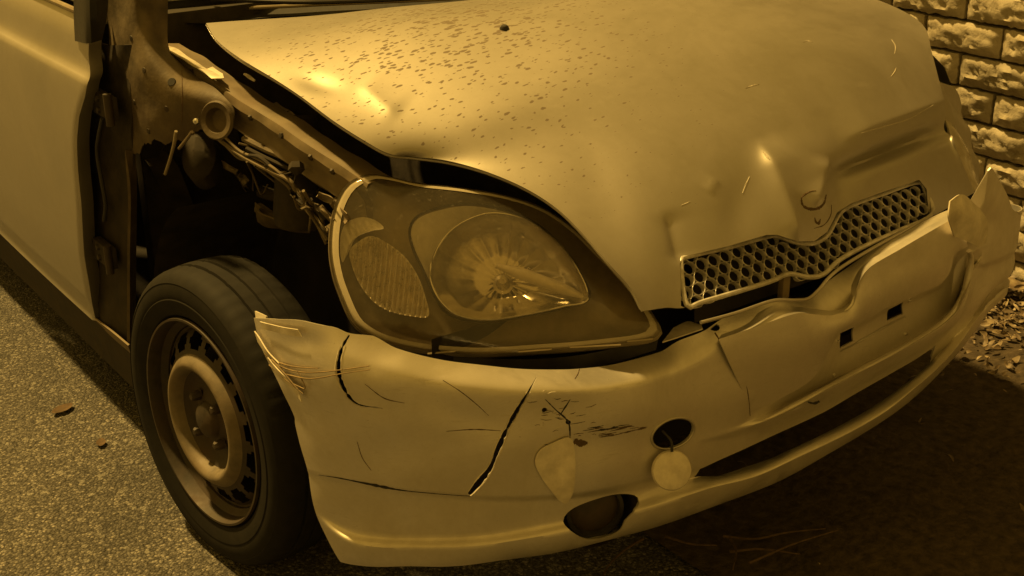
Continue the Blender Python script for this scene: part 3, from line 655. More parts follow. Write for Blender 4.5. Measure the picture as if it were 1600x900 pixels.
gp = []
for q in GR:
    a, nn = drape(hb, *q)
    if a is None: a = at(*q, y=-.63)
    gp.append(a)
fwd = np.array([-.30, -.86, .40]); fwd /= np.linalg.norm(fwd); k = len(gp)
gv = [p+fwd*.06 for p in gp]+[p-fwd*.06 for p in gp]
gf = [tuple(range(k)), tuple(range(2*k-1, k-1, -1))]+[(i, i+k, (i+1) % k+k, (i+1) % k) for i in range(k)]
solid_cut(hood, .0026, [(gv, gf), prism(hb, ellipse(788, 45, 6, 3.6, 30, 14))])
# rolled lip along the hood edge over the lamp
v, f = tubev(L_[::2]+np.array([0.004, .004, -.004]), .0034, 8); mk('edge_fold', v, f, 'paint', hood)
hood_dark = [(1252, 309), (1254, 320), (1263, 326), (1277, 326), (1287, 318), (1291, 304)]
strip('emblem_imprint', hb, hood_dark, [1.5, 3.5, 4.5, 4.5, 3.5, 1.5], 'rust', hood)
strip('emblem_imprint', hb, [(1252, 309), (1259, 303), (1267, 299), (1275, 298)], [2, 3, 2.4, 1], 'rust', hood)
strip('emblem_imprint', hb, [(1273, 340), (1275, 347), (1279, 349), (1282, 342)], [1, 3.5, 4, 1], 'rust', hood)
strip('emblem_imprint', hb, [(1299, 320), (1298, 336), (1288, 351), (1272, 357)], [.6, 1.5, 1.5, .6], 'rust', hood)
strip('scratch_glint', hb, [(1160, 302), (1165, 290), (1171, 276)], [1, 3.5, 1], 'scratch_glint', hood)
strip('scratch_glint', hb, [(1192, 237), (1197, 243), (1203, 250)], [1, 4, 1], 'scratch_glint', hood)
strip('scratch_glint', hb, [(1064, 321), (1072, 318), (1078, 315)], [.6, 2, .6], 'scratch_glint', hood)
strip('scratch_glint', hb, [(1345, 208), (1380, 198), (1420, 186), (1458, 164)], [.6, 1.8, 1.4, .6], 'scratch_glint', hood)  # highlight of the fold painted on as a pale strip
strip('scratch_glint', hb, [(1393, 62), (1399, 72), (1398, 84)], [.6, 2, .6], 'scratch_glint', hood)
strip('scratch_glint', hb, [(1392, 120), (1398, 112), (1400, 106)], [.6, 2, .6], 'scratch_glint', hood)
strip('scratch_glint', hb, [(1165, 138), (1176, 134), (1186, 132)], [.6, 2, .6], 'scratch_glint', hood)
strip('scratch_glint', hb, [(1255, 66), (1262, 64), (1270, 66)], [.6, 2, .6], 'scratch_glint', hood)
# ---- washer jet sitting in its hole on the hood
c, nn = drape(hb, 788, 45)
v, f = lathe([(.007, .0005), (.0065, .005), (.003, .008), (-.004, .0095), (-.008, .0095)], c, nn, 18); mk('washer_jet', v, f, 'black', hood)

# ---- grille: honeycomb in the plane of the hood's nose
gTL, gBL, gTR, gBR = at(1063, 404, z=.652), at(1074, 478, z=.594), at(1438, 281, z=.655), at(1457, 337, z=.594)
go = (gTL+gBL+gTR+gBR)/4; gu = (gTR-gTL)+(gBR-gBL); gu /= np.linalg.norm(gu); gn = np.cross(gu, (gTL-gBL)); gn /= np.linalg.norm(gn)
if gn[1] > 0: gn = -gn
gw = np.cross(gn, gu); gw = gw if gw[2] > 0 else -gw
def gpt(px, py, h=0.):
    d = ray(px, py); o = go+gn*h; t = ((o-CP) @ gn)/(d @ gn); return CP+d*t
def g2(px, py): p = gpt(px, py)-go; return np.array([p @ gu, p @ gw])
def g3(q, h=0.): return go+gu*q[0]+gw*q[1]+gn*h
GO = [(1073, 476), (1064, 412), (1072, 402), (1140, 386), (1198, 370), (1214, 369), (1245, 379), (1272, 380), (1294, 366), (1311, 335), (1330, 321), (1380, 303), (1434, 285), (1446, 300), (1456, 335), (1400, 362), (1350, 385), (1312, 406), (1286, 429), (1262, 433), (1232, 428), (1200, 441), (1100, 471)]
go2 = np.array([g2(*q) for q in GO])
def inside(p, poly):
    r = False; n = len(poly); j = n-1
    for i in range(n):
        if (poly[i][1] > p[1]) != (poly[j][1] > p[1]) and p[0] < (poly[j][0]-poly[i][0])*(p[1]-poly[i][1])/(poly[j][1]-poly[i][1])+poly[i][0]: r = not r
        j = i
    return r
grille = empty('grille', tuple(go), car)
pw = .0300; ph = .0172; parts = []        # cell pitch
cells = 0
for r in range(-8, 9):
    for c in range(-18, 19):
        q = np.array([c*pw*.92+(pw*.46 if r % 2 else 0), r*ph])
        if not inside(q, go2): continue
        cells += 1; nn = 18; V = []
        for ring, (sx, sz, h) in enumerate(((1.0, 1.0, 0.), (.87, .88, .0016), (.80, .81, -.001), (.84, .85, -.008))):
            for k in range(nn):
                a = 2*math.pi*k/nn
                if ring == 0:
                    hx = 1/max(abs(math.cos(a-math.pi/3*j)) for j in range(3)); e = np.array([math.cos(a+math.pi/6)*hx*pw*.46, math.sin(a+math.pi/6)*hx*ph*.60])
                else: e = np.array([math.cos(a+math.pi/6)*pw*.50*sx, math.sin(a+math.pi/6)*ph*.64*sz])
                V.append(g3(q+e, h)-go)
        parts.append((V, gridf(4, nn, cv=True)))
mk('honeycomb', *join(parts), 'grille', grille)
P = np.array([gpt(*q, h=.001)-go for q in GO]); P = spline(P, 160, True); P = np.vstack([P, P[:2]])
mk('grille_frame', *tubev(P, .0042, 8), 'grille', grille)
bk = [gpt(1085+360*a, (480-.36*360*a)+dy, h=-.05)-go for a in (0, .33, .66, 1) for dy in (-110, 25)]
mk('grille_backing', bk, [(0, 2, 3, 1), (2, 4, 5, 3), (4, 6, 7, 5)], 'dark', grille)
P = [gpt(*q, h=.006) for q in [(1095, 504), (1150, 489), (1207, 470), (1240, 469), (1262, 467), (1278, 454), (1296, 433), (1320, 414), (1370, 384), (1420, 357), (1456, 337)]]
mk('grille_lower_trim', *tubev(spline(P, 80), .003, 8), 'paint', car)
c = at(1225, 446, y=-.64); mk('grille_post', *boxv(c, (.008, .006, .022)), 'rail', car)

# ---- headlight
hA, hB, hC = at(1032, 522, z=.558), at(566, 516, z=.562), at(640, 284, z=.752)
hn = np.cross(hA-hB, hC-hB); hn /= np.linalg.norm(hn); hn = hn if hn[1] < 0 else -hn
def hp(px, py, h=0.):
    o = hB+hn*h; d = ray(px, py); return CP+d*(((o-CP) @ hn)/(d @ hn))
LO = [(575, 272), (545, 285), (527, 310), (517, 345), (514, 390), (520, 430), (532, 465), (548, 500), (566, 518), (600, 534), (660, 547), (740, 553), (800, 551), (840, 548), (900, 544), (960, 538), (1012, 531), (1030, 523), (1032, 511), (1020, 490), (1000, 462), (968, 425), (940, 397), (900, 358), (850, 325), (790, 305), (720, 293), (650, 285), (605, 275)]
lamp = empty('headlight', tuple(hp(770, 420)), car); lo = np.array(lamp.location)
def radial(outline, hfun, c=None, n=110, rings=14, r0=0.):
    P = spline(np.array(outline, float), n, True); c = P.mean(0) if c is None else np.array(c, float); V = []
    rr = np.linspace(r0, 1, rings+1) if r0 else np.linspace(0, 1, rings+1)[1:]
    if not r0: V.append(hp(*c, 0)+hn*hfun(0., c)-lo)
    for r in rr:
        for p in P: q = c+(p-c)*r; V.append(hp(*q, 0)+hn*hfun(r, q)-lo)
    o = 0 if r0 else 1; F = [] if r0 else [(0, 1+i, 1+(i+1) % n) for i in range(n)]
    for r in range(len(rr)-1):
        for i in range(n): a, b = o+r*n+i, o+r*n+(i+1) % n; F.append((a, a+n, b+n, b))
    return V, F
lensh = lambda r, q: .030*(1-r**2.4)
v, f = radial(LO, lensh, (760, 420)); V_ = v; mk('lens', v, f, 'lens', lamp)
v, f = radial(LO, lambda r, q: lensh(r, q)+.0012-.012*max(0, (r-.97)/.03)**2, (760, 420), rings=5, r0=.935); mk('lens_edge', v, f, 'lens_rim', lamp)
# flange between lens and body
P = spline(np.array(LO, float), 110, True); V = []
for dd, sc in ((.0, 1.0), (-.012, 1.012), (-.03, 1.0), (-.045, .96)):
    for p in P: q = np.array([760, 420])+(p-np.array([760, 420]))*sc; V.append(hp(*q, 0)+hn*dd-lo)
mk('lens_flange', V, gridf(4, 110, cv=True), 'bowl', lamp)
def bowlh(r, q): return -.048*(1-r**5)-.002
v, f = radial(LO, bowlh, (760, 420)); mk('housing', v, f, 'bowl', lamp)
OUT = [(640, 362), (650, 340), (680, 326), (730, 318), (790, 328), (842, 352), (882, 390), (907, 428), (921, 466), (886, 479), (830, 491), (770, 501), (725, 500), (695, 486), (676, 456), (660, 420), (646, 390)]
INN = [(672, 430), (680, 395), (700, 365), (730, 344), (770, 333), (820, 343), (860, 369), (895, 408), (919, 466), (880, 479), (820, 492), (762, 500), (716, 493), (686, 467)]
v, f = radial(OUT, lambda r, q: -.012-.066*(1-r**2.0), (760, 425), rings=10); mk('bezel', v, f, 'pale_plastic', lamp)
v, f = radial(INN, lambda r, q: -.006-.046*(1-r**2.2)+.0014*min(1, r*3)*(1-r**6)*abs(math.sin(9*math.atan2(q[1]-425, q[0]-785)))+.0016*abs(math.sin(r*8)), (785, 425), n=220, rings=44); mk('reflector', v, f, 'chrome', lamp)
P = spline(np.array(INN, float), 120, True); P = np.array([hp(*q, -.004)-lo for q in P]); P = np.vstack([P, P[:2]]); mk('reflector_rim', *tubev(P, .0016, 6), 'chrome', lamp)
v, f = radial(INN, lambda r, q: -.004+.012*(1-r**2), (785, 425), rings=10); mk('inner_cover', v, f, 'clear', lamp)
P = spline(np.array(OUT, float), 120, True); P = np.array([hp(*q, -.011)-lo for q in P]); P = np.vstack([P, P[:2]]); mk('bezel_rim', *tubev(P, .0022, 6), 'grime_shade', lamp)
# bulb shield bar inside the reflector
Q = np.array([hp(*q, -.012)-lo for q in [(775, 415), (815, 428), (860, 444), (912, 464)]]); Q = spline(Q, 24)
mk('bulb_shield', *tubev(Q, np.interp(np.linspace(0, 1, 24), [0, .3, .8, 1], [.004, .010, .009, .003]), 10), 'pale_plastic', lamp)
c = hp(786, 441, -.02)-lo; v, f = lathe([(.012, .0005), (.011, .006), (0, .008), (-.01, .011), (-.012, .016)], c, hn, 20); mk('bulb', v, f, 'chrome2', lamp)
# turn signal: pale cap over a ribbed reflector
TS = [(544, 388), (556, 374), (578, 364), (605, 376), (632, 398), (652, 428), (664, 462), (668, 490), (640, 490), (606, 482), (580, 466), (560, 440), (548, 412)]
def ribh(r, q): return -.016-.010*(1-r*r)+.0035*math.sin((q[0]+q[1]*.10)*2*math.pi/8.2)*min(1, (1-r)*8+.15)
v, f = radial(TS, ribh, (604, 428), n=200, rings=40); mk('signal_reflector', v, f, 'rib', lamp)
TC = [(530, 392), (531, 366), (540, 346), (562, 337), (584, 341), (599, 354), (582, 358), (560, 366), (545, 380), (538, 400), (534, 408)]
v, f = radial(TC, lambda r, q: -.008-.010*(1-r*r)+.003*math.sin((q[0]-q[1]*.4)*2*math.pi/11)*(1-r), (556, 358), rings=12); mk('signal_cap', v, f, 'pale_plastic', lamp)
# dark bracket and gap under the lamp
Sx = []
for q in [(600, 545), (640, 556), (700, 566), (790, 573), (880, 570), (960, 556), (1030, 535)]:
    a = hp(q[0], q[1]-12, -.02); Sx.append([a, a+np.array([0, .01, -.035]), a+np.array([.03, .07, -.05])])
Sx = patchv(Sx, 30, 5); mk('lamp_bracket', Sx.reshape(-1, 3)-lo, gridf(30, 5), 'black', lamp)
for q in ((690, 552, 22), (836, 549, 26), (930, 542, 40), (1000, 533, 20)):
    a, b = hp(q[0]-q[2], q[1]+1, .001), hp(q[0]+q[2], q[1]-3, .001); cc = (a+b)/2-lo; dv = (b-a); dv /= np.linalg.norm(dv); r3 = np.stack([dv, hn, np.cross(dv, hn)], 1)
    mk('lens_clip', *boxv(cc, (np.linalg.norm(b-a)/2, .002, .0013), r3), 'bowl', lamp)

# ---- shards and fender remains on the car's left corner
def sheet(name, net, m, parent, th=.0022, n=26, mm=14, crumple=.0, seed=1):
    S_ = patchv(net, n, mm); 
    if crumple:
        r3 = np.random.default_rng(seed); k = r3.uniform(20, 90, (5, 3)); ph = r3.uniform(0, 6, 5)
        S_ = S_+normals(S_)*(crumple*sum(np.sin(S_ @ k[i]+ph[i]) for i in range(5))/2)[..., None]
    N = normals(S_); c = (S_-CP); fl = (N*c).sum(2).mean() > 0
    return mk(name, *shell(S_, th, flip=fl), m, parent)
px3 = lambda L: [at(a, b, **{k: v}) for a, b, k, v in L]
sheet('torn_shard', [[wall_pt(*q) for q in r] for r in ([(1486, 314, .012), (1483, 340, .020), (1492, 370, .018)], [(1500, 304, .010), (1506, 335, .024), (1511, 377, .020)], [(1515, 311, .010), (1526, 345, .024), (1530, 386, .018)], [(1531, 327, .008), (1543, 350, .016), (1541, 380, .012)])], 'bare', bumper, .003, 24, 24, .0012, 5)
fender = empty('left_fender', (.75, -.2, .5), car); fo = np.array(fender.location)
def fsheet(net, m='paint', **k): sheet('crumpled_panel', [[p-fo for p in r] for r in net], m, fender, **k)
fsheet([px3([(1462, 118, 'x', .66), (1470, 160, 'x', .66), (1480, 195, 'x', .65)]), px3([(1474, 135, 'x', .69), (1486, 170, 'x', .69), (1493, 198, 'x', .68)])], crumple=.001, seed=2)
fsheet([px3([(1472, 128, 'x', .72), (1500, 230, 'x', .72), (1520, 300, 'x', .72)]), px3([(1488, 140, 'x', .78), (1510, 230, 'x', .77), (1530, 300, 'x', .77)]), px3([(1502, 165, 'x', .82), (1524, 240, 'x', .82), (1534, 290, 'x', .82)])], crumple=.003, seed=3)
sheet('broken_headlight', [px3([(1476, 186, 'x', .60), (1494, 235, 'x', .60), (1514, 303, 'x', .60)]), px3([(1490, 196, 'x', .64), (1509, 240, 'x', .65), (1526, 298, 'x', .64)]), px3([(1498, 205, 'x', .68), (1518, 250, 'x', .69), (1531, 296, 'x', .68)])], 'lens_rim', car, .003, 16, 30, .0012, 4)
NF = []
for y in np.linspace(-.30, .62, 20):
    row = []
    for x, z in ((.66, .80), (.74, .785), (.79, .75), (.825, .70), (.828, .60)):
        arch = math.sqrt(max(0, .34**2-y*y)) if abs(y) < .34 else 0
        row.append((x-.02*max(0, -y)*2, y, max(z, .29+arch+.01) if z < .7 else z))
    NF.append(row)
NF = np.array(NF)-fo; mk('fender_skin', NF.reshape(-1, 3), gridf(20, 5), 'paint', fender)

# ---- wheels
def make_wheel(loc, nrm, steer):
    wh = empty('wheel', loc, car); ax = np.array(nrm, float); ax /= np.linalg.norm(ax)
    a = np.cross(ax, [0, 0, 1.]); a /= np.linalg.norm(a); b = np.cross(ax, a)
    def pt(h, r, q): return ax*h+r*(math.cos(q)*a+math.sin(q)*b)
    prof = [(-.012, .186), (-.004, .192), (.004, .198), (.009, .212), (.011, .226), (.0095, .228), (.0105, .232), (.010, .246), (.007, .255), (.008, .2562), (.005, .261), (.000, .267), (-.007, .2722), (-.016, .2755), (-.034, .2778), (-.036, .274), (-.041, .274), (-.043, .279), (-.066, .2800), (-.068, .276), (-.073, .276), (-.075, .280), (-.102, .280), (-.104, .276), (-.110, .276), (-.112, .279), (-.13, .278), (-.145, .275), (-.160, .262), (-.168, .24), (-.160, .19)]
    prof = [(h if h > -.02 else -.02+(h+.02)*.82, r) for h, r in prof]; SG = 240; V = []
    for h, r in prof:
        for k in range(SG):
            rr = r
            if r > .2635 and k % 4 == 0 and (h > -.036 or h < -.11 or (k//4) % 2): rr = r-.0012
            V.append(pt(h, rr, 2*math.pi*(k+.5*(1 if h < -.075 else 0))/SG))
    for i in range(len(V)):   # sidewall squats where it meets the road
        if V[i][2] < -.2765: V[i][2] = -.2765-(V[i][2]+.2765)*.1
    mk('tyre', V, gridf(len(prof), SG, cv=True), 'rubber', wh, angle=32)
    SG = 144
    rimp = [(.002, .193), (.008, .192), (.008, .188), (0, .185), (-.016, .183), (-.026, .172), (-.06, .170), (-.13, .172), (-.155, .186)]
    rim = mk('rim', [pt(h, r, 2*math.pi*k/SG) for h, r in rimp for k in range(SG)], gridf(len(rimp), SG, cv=True), 'steel', wh)
    dp = [(-.030, .1705), (-.030, .166), (-.025, .161), (-.017, .152), (-.012, .141), (-.009, .132), (-.005, .124), (.003, .1175), (.008, .112), (.010, .106), (.008, .100), (.0, .095), (-.012, .091), (-.020, .080), (-.021, .055), (-.013, .035), (-.003, .030), (.000, .026), (.001, .001)]
    V = [pt(h, r, 2*math.pi*k/SG) for h, r in dp for k in range(SG)]; F = []
    for f in gridf(len(dp), SG, cv=True):
        i, k = f[0]//SG, f[0] % SG
        if i in (2, 3, 4) and k % 9 in ((2, 3, 4, 5, 6) if i != 3 else (1, 2, 3, 4, 5, 6, 7)): continue
        F.append(f)
    hubp = len([p for p in dp if p[1] > .1])
    fo_ = [f for f in F if 6 <= f[0]//SG <= 11]; fi_ = [f for f in F if not 6 <= f[0]//SG <= 11]
    def sub_(ff):
        ids = sorted({i for f in ff for i in f}); mp = {v: i for i, v in enumerate(ids)}; return [V[i] for i in ids], [tuple(mp[i] for i in f) for f in ff]
    disc = mk('disc', *sub_(fi_), 'steel', rim); mk('hub_ring', *sub_(fo_), 'hub', rim)
    for k in range(4):
        q = math.pi/4+k*math.pi/2; v, f = lathe([(.016, .0004), (.0155, .006), (.012, .0085), (-.002, .0095), (-.002, .013)], pt(-.014, .05, q), ax, 6); mk('lug_nut', v, f, 'steel', rim)
    mk('brake_drum', [pt(h, r, 2*math.pi*k/48) for h, r in ((-.062, .001), (-.062, .12), (-.07, .128), (-.12, .128)) for k in range(48)], gridf(4, 48, cv=True), 'dark', wh)
    return wh
make_wheel((-.811, .012, .2785), (-math.cos(RAD(5.9)), -math.sin(RAD(5.9)), .017), 0)
make_wheel((.80, .012, .2785), (math.cos(RAD(5.9)), math.sin(RAD(5.9)), 0), 0)
make_wheel((-.80, 2.37, .2785), (-1, 0, 0), 0); make_wheel((.80, 2.37, .2785), (1, 0, 0), 0)

# ---- body side, doors, cabin
def sidex(z): return pchip([.12, .2, .26, .32, .45, .62, .78, .815, .84, .90, .935, 1.15, 1.42], [.77, .79, .80, .808, .822, .828, .822, .818, .808, .796, .775, .70, .58], np.atleast_1d(float(z)))[0]
def side_hit(px, py):
    d = ray(px, py); lo_, hi_ = 1.0, 8.0; t = np.arange(1.2, 6, .01); 
    for k in t:
        p = CP+d*k
        if -p[0] < sidex(max(.12, min(1.42, p[2]))): return p
    return p
DE = np.array([side_hit(*q) for q in [(137, 92), (139, 122), (131, 150), (123, 182), (120, 220), (121, 262), (126, 320), (131, 400), (137, 440), (144, 478), (147, 498)]])
DE = DE[np.argsort(DE[:, 2])]
ftop = np.array([side_hit(*q) for q in [(0, 362), (146, 486)]])
def dedge(z): return np.interp(z, DE[:, 2], DE[:, 1])
zs = np.r_[np.linspace(.262, .34, 9), np.linspace(.36, .79, 20), np.linspace(.80, .85, 9), np.linspace(.865, .925, 5)]
def door_grid(sign, y_end):
    G = []
    for z in zs:
        x = sidex(z); y0 = dedge(z); row = [(sign*(x-.032), y0+.014, z), (sign*(x-.012), y0+.003, z), (sign*(x-.003), y0, z)]
        for y in y0+.008+(y_end-y0-.008)*np.linspace(0, 1, 18)**1.4:
            bul = .004*math.sin((y-.4)*3.0)
            step = -.007*sm(.818, .832, z)-.004*(1-sm(.30, .315, z))*sm(.262, .27, z)
            row.append((sign*(x+bul+step), y, z))
        G.append(row)
    return np.array(G)
for sgn in (-1, 1):
    G = door_grid(sgn, 1.46); dr = mk('door', G.reshape(-1, 3), gridf(len(zs), G.shape[1], flip=sgn > 0), 'door', car)
    if sgn < 0:
        door = dr
        for h, wdt in ((.93, .010), (.948, .006)):
            v, f = tubev([(-sidex(h)-.004, y, h) for y in np.linspace(.50, 1.46, 20)], wdt*.6, 8); mk('window_trim', v, f, 'pale' if h < .94 else 'black', dr)
        v, f = boxv((-.806, 1.33, .80), (.012, .075, .018)); mk('door_handle', v, f, 'paint', dr)
    G = []
    for y in np.linspace(.52, 1.46, 8):
        G.append([(sgn*(sidex(z)-.015), y+(0 if z > 1 else 0), z) for z in np.linspace(.935, min(1.40, .935+max(.02, (y-.46)*.95)), 6)])
    G = np.array(G); mk('door_glass', G.reshape(-1, 3), gridf(8, 6), 'glass', dr)
# rocker panels, rear quarter, roof, tail: plain remainder of the shell
def body_strip(name, ys_, zs_, sgn, m='paint', inset=0.):
    G = np.array([[(sgn*(sidex(z)-inset)*(1-.10*max(0, y-1.9)**2), y, z) for z in zs_] for y in ys_]); return mk(name, G.reshape(-1, 3), gridf(len(ys_), len(zs_)), m, car)
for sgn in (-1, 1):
    body_strip('rocker_panel', np.linspace(.40, 2.0, 14), (.10, .13, .18, .22, .268), sgn, 'grime_shade', inset=.022)  # sill shade put into the colour: dark material instead of body paint
    G = []
    for y in np.linspace(1.47, 2.93, 30):
        arch = .29+math.sqrt(max(0, .33**2-(y-2.37)**2)) if abs(y-2.37) < .33 else .18
        G.append([(sgn*sidex(z)*(1-.10*max(0, y-1.9)**2), y, z) for z in np.linspace(max(.18, arch), .93, 14)])
    G = np.array(G); mk('rear_quarter', G.reshape(-1, 3), gridf(30, 14), 'paint', car)
    G = np.array([[(sgn*(sidex(z)-.008), y, z) for z in np.linspace(.935, 1.40, 8)] for y in np.linspace(1.55, 2.55, 8)]); mk('rear_side_glass', G.reshape(-1, 3), gridf(8, 8), 'glass', car)
    v, f = tubev(spline([(sgn*.745, .47, .93), (sgn*.68, .85, 1.17), (sgn*.60, 1.16, 1.385), (sgn*.575, 1.45, 1.43), (sgn*.57, 2.4, 1.42), (sgn*.60, 2.75, 1.30)], 40), .034, 10); mk('roof_pillar', v, f, 'paint', car)
G = np.array([[(x, y, z+.035*(1-(x/.58)**2)) for x in np.linspace(-.58, .58, 14)] for y, z in ((1.14, 1.385), (1.3, 1.425), (1.7, 1.445), (2.2, 1.43), (2.6, 1.40), (2.78, 1.30))]); mk('roof', G.reshape(-1, 3), gridf(6, 14), 'paint', car)
G = np.array([[(x*k, y-.10*math.cos(x/.72*1.45), z) for x in np.linspace(-.70, .70, 18)] for y, z, k in ((.56, .925, 1.), (.72, 1.04, .96), (.95, 1.22, .90), (1.17, 1.375, .83))]); mk('windscreen', G.reshape(-1, 3), gridf(4, 18), 'glass', car)
G = np.array([[(x*k, y, z) for x in np.linspace(-.70, .70, 10)] for y, z, k in ((2.78, 1.30, .82), (2.88, .95, 1.), (2.95, .8, 1.05), (2.95, .3, 1.08))]); mk('tail_panel', G.reshape(-1, 3), gridf(4, 10), 'paint', car)
mk('underbody', *boxv((0, 1.42, .20), (.74, 1.45, .035)), 'dark', car)
mk('engine_block', *boxv((.08, .0, .47), (.36, .26, .20)), 'grime_shade', car)
mk('bulkhead', *boxv((0, .50, .55), (.70, .02, .36)), 'grime_shade', car)
# seats and dash to close the cabin
mk('dashboard', *boxv((0, .74, .84), (.68, .20, .10)), 'black', car)
for sx in (-.36, .36): mk('front_seat', *join([boxv((sx, 1.45, .50), (.24, .26, .09), bev=.3), boxv((sx, 1.72, .85), (.23, .07, .34), bev=.4)]), 'grime_shade', car)

# ---- cowl and lower windscreen edge behind the hood
cw = []
for a, b in ((280, 13), (330, 14), (420, 10), (520, 5), (640, 0), (760, -6)):
    f0 = at(a, b+17 if a > 330 else b+22, z=.888); b0 = at(a, b, z=.898); cw.append([f0, (f0+b0)/2-np.array([0, 0, .012]), b0])
Sx = patchv(cw, 40, 8); mk('cowl_panel', Sx.reshape(-1, 3), gridf(40, 8, flip=True), 'black', car)
P = [at(a, b, z=.900) for a, b in ((274, 7), (290, 14), (330, 15), (420, 11), (520, 6), (640, 1), (760, -5))]; mk('cowl_edge', *tubev(spline(P, 60), .004, 8), 'pale', car)
sheet('cowl_corner', [px3([(276, 10, 'z', .895), (300, 20, 'z', .893), (335, 31, 'z', .886)]), px3([(272, 16, 'z', .888), (296, 28, 'z', .884), (330, 40, 'z', .875)])], 'pale', car, crumple=.001)
P = [at(a, b, z=.925) for a, b in ((330, -2), (460, 3), (560, 1), (660, -4))]; mk('wiper_arm', *tubev(spline(P, 40), .005, 8), 'black', car)

# ---- bared structure where the right front fender is missing
mir = [px3([(116, -30, 'x', -.815), (140, -30, 'x', -.83), (170, -30, 'x', -.80)]), px3([(115, 20, 'x', -.805), (140, 20, 'x', -.825), (168, 20, 'x', -.79)]), px3([(117, 64, 'x', -.80), (138, 68, 'x', -.82), (160, 62, 'x', -.785)])]
sheet('mirror_sail', mir, 'black', car, .012)
sheet('hinge_pillar', [px3([(140, 60, 'x', -.768), (166, 70, 'x', -.757), (205, 70, 'x', -.75)]), px3([(135, 150, 'x', -.775), (170, 160, 'x', -.765), (205, 160, 'x', -.755)]), px3([(122, 250, 'x', -.782), (165, 260, 'x', -.77), (207, 265, 'x', -.76)]), px3([(130, 380, 'x', -.785), (170, 390, 'x', -.775), (206, 395, 'x', -.765)]), px3([(140, 470, 'x', -.79), (172, 480, 'x', -.785), (205, 480, 'x', -.775)]), px3([(146, 500, 'x', -.795), (172, 520, 'x', -.79), (206, 535, 'x', -.78)])], 'grime_shade', car, .004, 40, 16, .002, 7)
for cy, x in ((160, -.785), (392, -.79)):
    a, b = at(150, cy-10, x=x), at(186, cy+22, x=x); c = (a+b)/2
    hg = empty('hinge', tuple(c), car)
    mk('hinge_leaf', *boxv((0, .012, 0), (.009, .045, .022)), 'grime_shade', hg); mk('hinge_knuckle', *tubev([(-.008, -.03, -.03), (-.008, -.03, .03)], .008, 10), 'steel', hg)
    for dz in (-.01, .012): v, f = lathe([(.006, .0004), (.005, .006), (-.002, .007)], (-.009, .02, dz), (-1, 0, 0), 6); mk('hinge_bolt', v, f, 'steel', hg)
v, f = tubev(spline([at(a, b, x=-.80) for a, b in ((160, 185), (154, 215), (152, 240), (160, 290), (165, 320), (163, 345))], 40), .004, 8); mk('door_cable', v, f, 'black', car)
# ragged inner panel
top = [(168, -8), (210, -10), (258, -8)]
net = [px3([(166, -12, 'x', -.745), (215, -12, 'x', -.735), (262, -8, 'x', -.69)]), px3([(170, 50, 'x', -.75), (220, 50, 'x', -.74), (268, 82, 'x', -.676)]), px3([(178, 120, 'x', -.755), (240, 125, 'x', -.745), (338, 140, 'x', -.668)]),
       px3([(186, 180, 'x', -.757), (245, 182, 'x', -.745), (366, 172, 'x', -.664)]), px3([(200, 242, 'x', -.758), (250, 222, 'x', -.742), (356, 206, 'x', -.668)])]
S_ = patchv(net, 60, 60)
for j in range(60):   # torn lower edge
    u_ = j/59; d_ = .010*math.sin(u_*13)+.005*math.sin(u_*37+1)+.003*rng.standard_normal()
    for i in range(40, 60): S_[i, j, 2] -= d_*((i-39)/20)**2*.6
S_ += normals(S_)*(.0025*np.sin(S_[..., 1]*40+S_[..., 2]*22)*np.sin(S_[..., 2]*35))[..., None]
ip = mk('inner_panel', *shell(S_, .002, flip=(normals(S_)[30, 30, 0] > 0)), 'inner', car)
ib = bvh_of(ip); c, nn = drape(ib, 268, 128)
v, f = lathe([(.001, .0005), (.001, .007), (-.001, .008)], c, nn, 16); mk('panel_hole', v, f, 'black', ip)
strip('panel_seam', ib, [(284, 110), (285, 150), (284, 190)], [1.2, 1.6, 1.2], 'rust', ip)
sheet('pillar_base', [px3([(196, 235, 'x', -.77), (204, 300, 'x', -.77), (203, 400, 'x', -.775), (203, 535, 'x', -.785)]), px3([(212, 236, 'x', -.752), (214, 300, 'x', -.752), (213, 400, 'x', -.757), (212, 545, 'x', -.765)])], 'inner', car, .006, 8, 40)
sheet('sill_end', [px3([(147, 498, 'x', -.80), (170, 515, 'x', -.80), (200, 540, 'x', -.795)]), px3([(160, 512, 'x', -.79), (176, 528, 'x', -.79), (204, 552, 'x', -.78)])], 'rail', car, .004, 8, 16)
# apron beam running forward to the lamp
beam = []
for a, b, x in ((240, 70, -.672), (285, 96, -.668), (330, 128, -.66), (375, 158, -.652), (430, 192, -.643), (480, 226, -.632), (530, 258, -.62), (575, 288, -.606)):
    p = at(a, b, x=x); beam.append([p+np.array([.05, .0, -.004]), p+np.array([.012, 0, .002]), p, p+np.array([-.004, 0, -.014]), p+np.array([.006, 0, -.04]), p+np.array([.004, 0, -.062])])
bs = [spline([r[k] for r in beam], 60) for k in range(6)]; Sx = np.array([resample([b_[i] for b_ in bs], 24) for i in range(60)]); Sx += normals(Sx)*(.0016*np.sin(Sx[..., 1]*55)*np.sin(Sx[..., 2]*120))[..., None]
bmo = mk('apron_beam', *shell(Sx, .002, flip=normals(Sx)[30, 18, 0] > 0), 'rail', car, angle=18)
sheet('apron_top', [px3([(418, 168, 'z', .795), (440, 200, 'z', .785), (480, 232, 'z', .77), (520, 262, 'z', .755), (560, 288, 'z', .742)]), px3([(432, 160, 'z', .80), (462, 180, 'z', .795), (496, 212, 'z', .78), (528, 240, 'z', .765), (572, 272, 'z', .752)])], 'pale', car, .002, 14, 30, .001, 9)
sheet('torn_flange', [px3([(242, 70, 'x', -.68), (262, 78, 'x', -.68), (300, 100, 'x', -.675), (330, 122, 'x', -.67)]), px3([(248, 66, 'x', -.66), (275, 76, 'x', -.66), (312, 100, 'x', -.655), (350, 122, 'x', -.655)])], 'bare', car, .002, 8, 24, .001, 4)
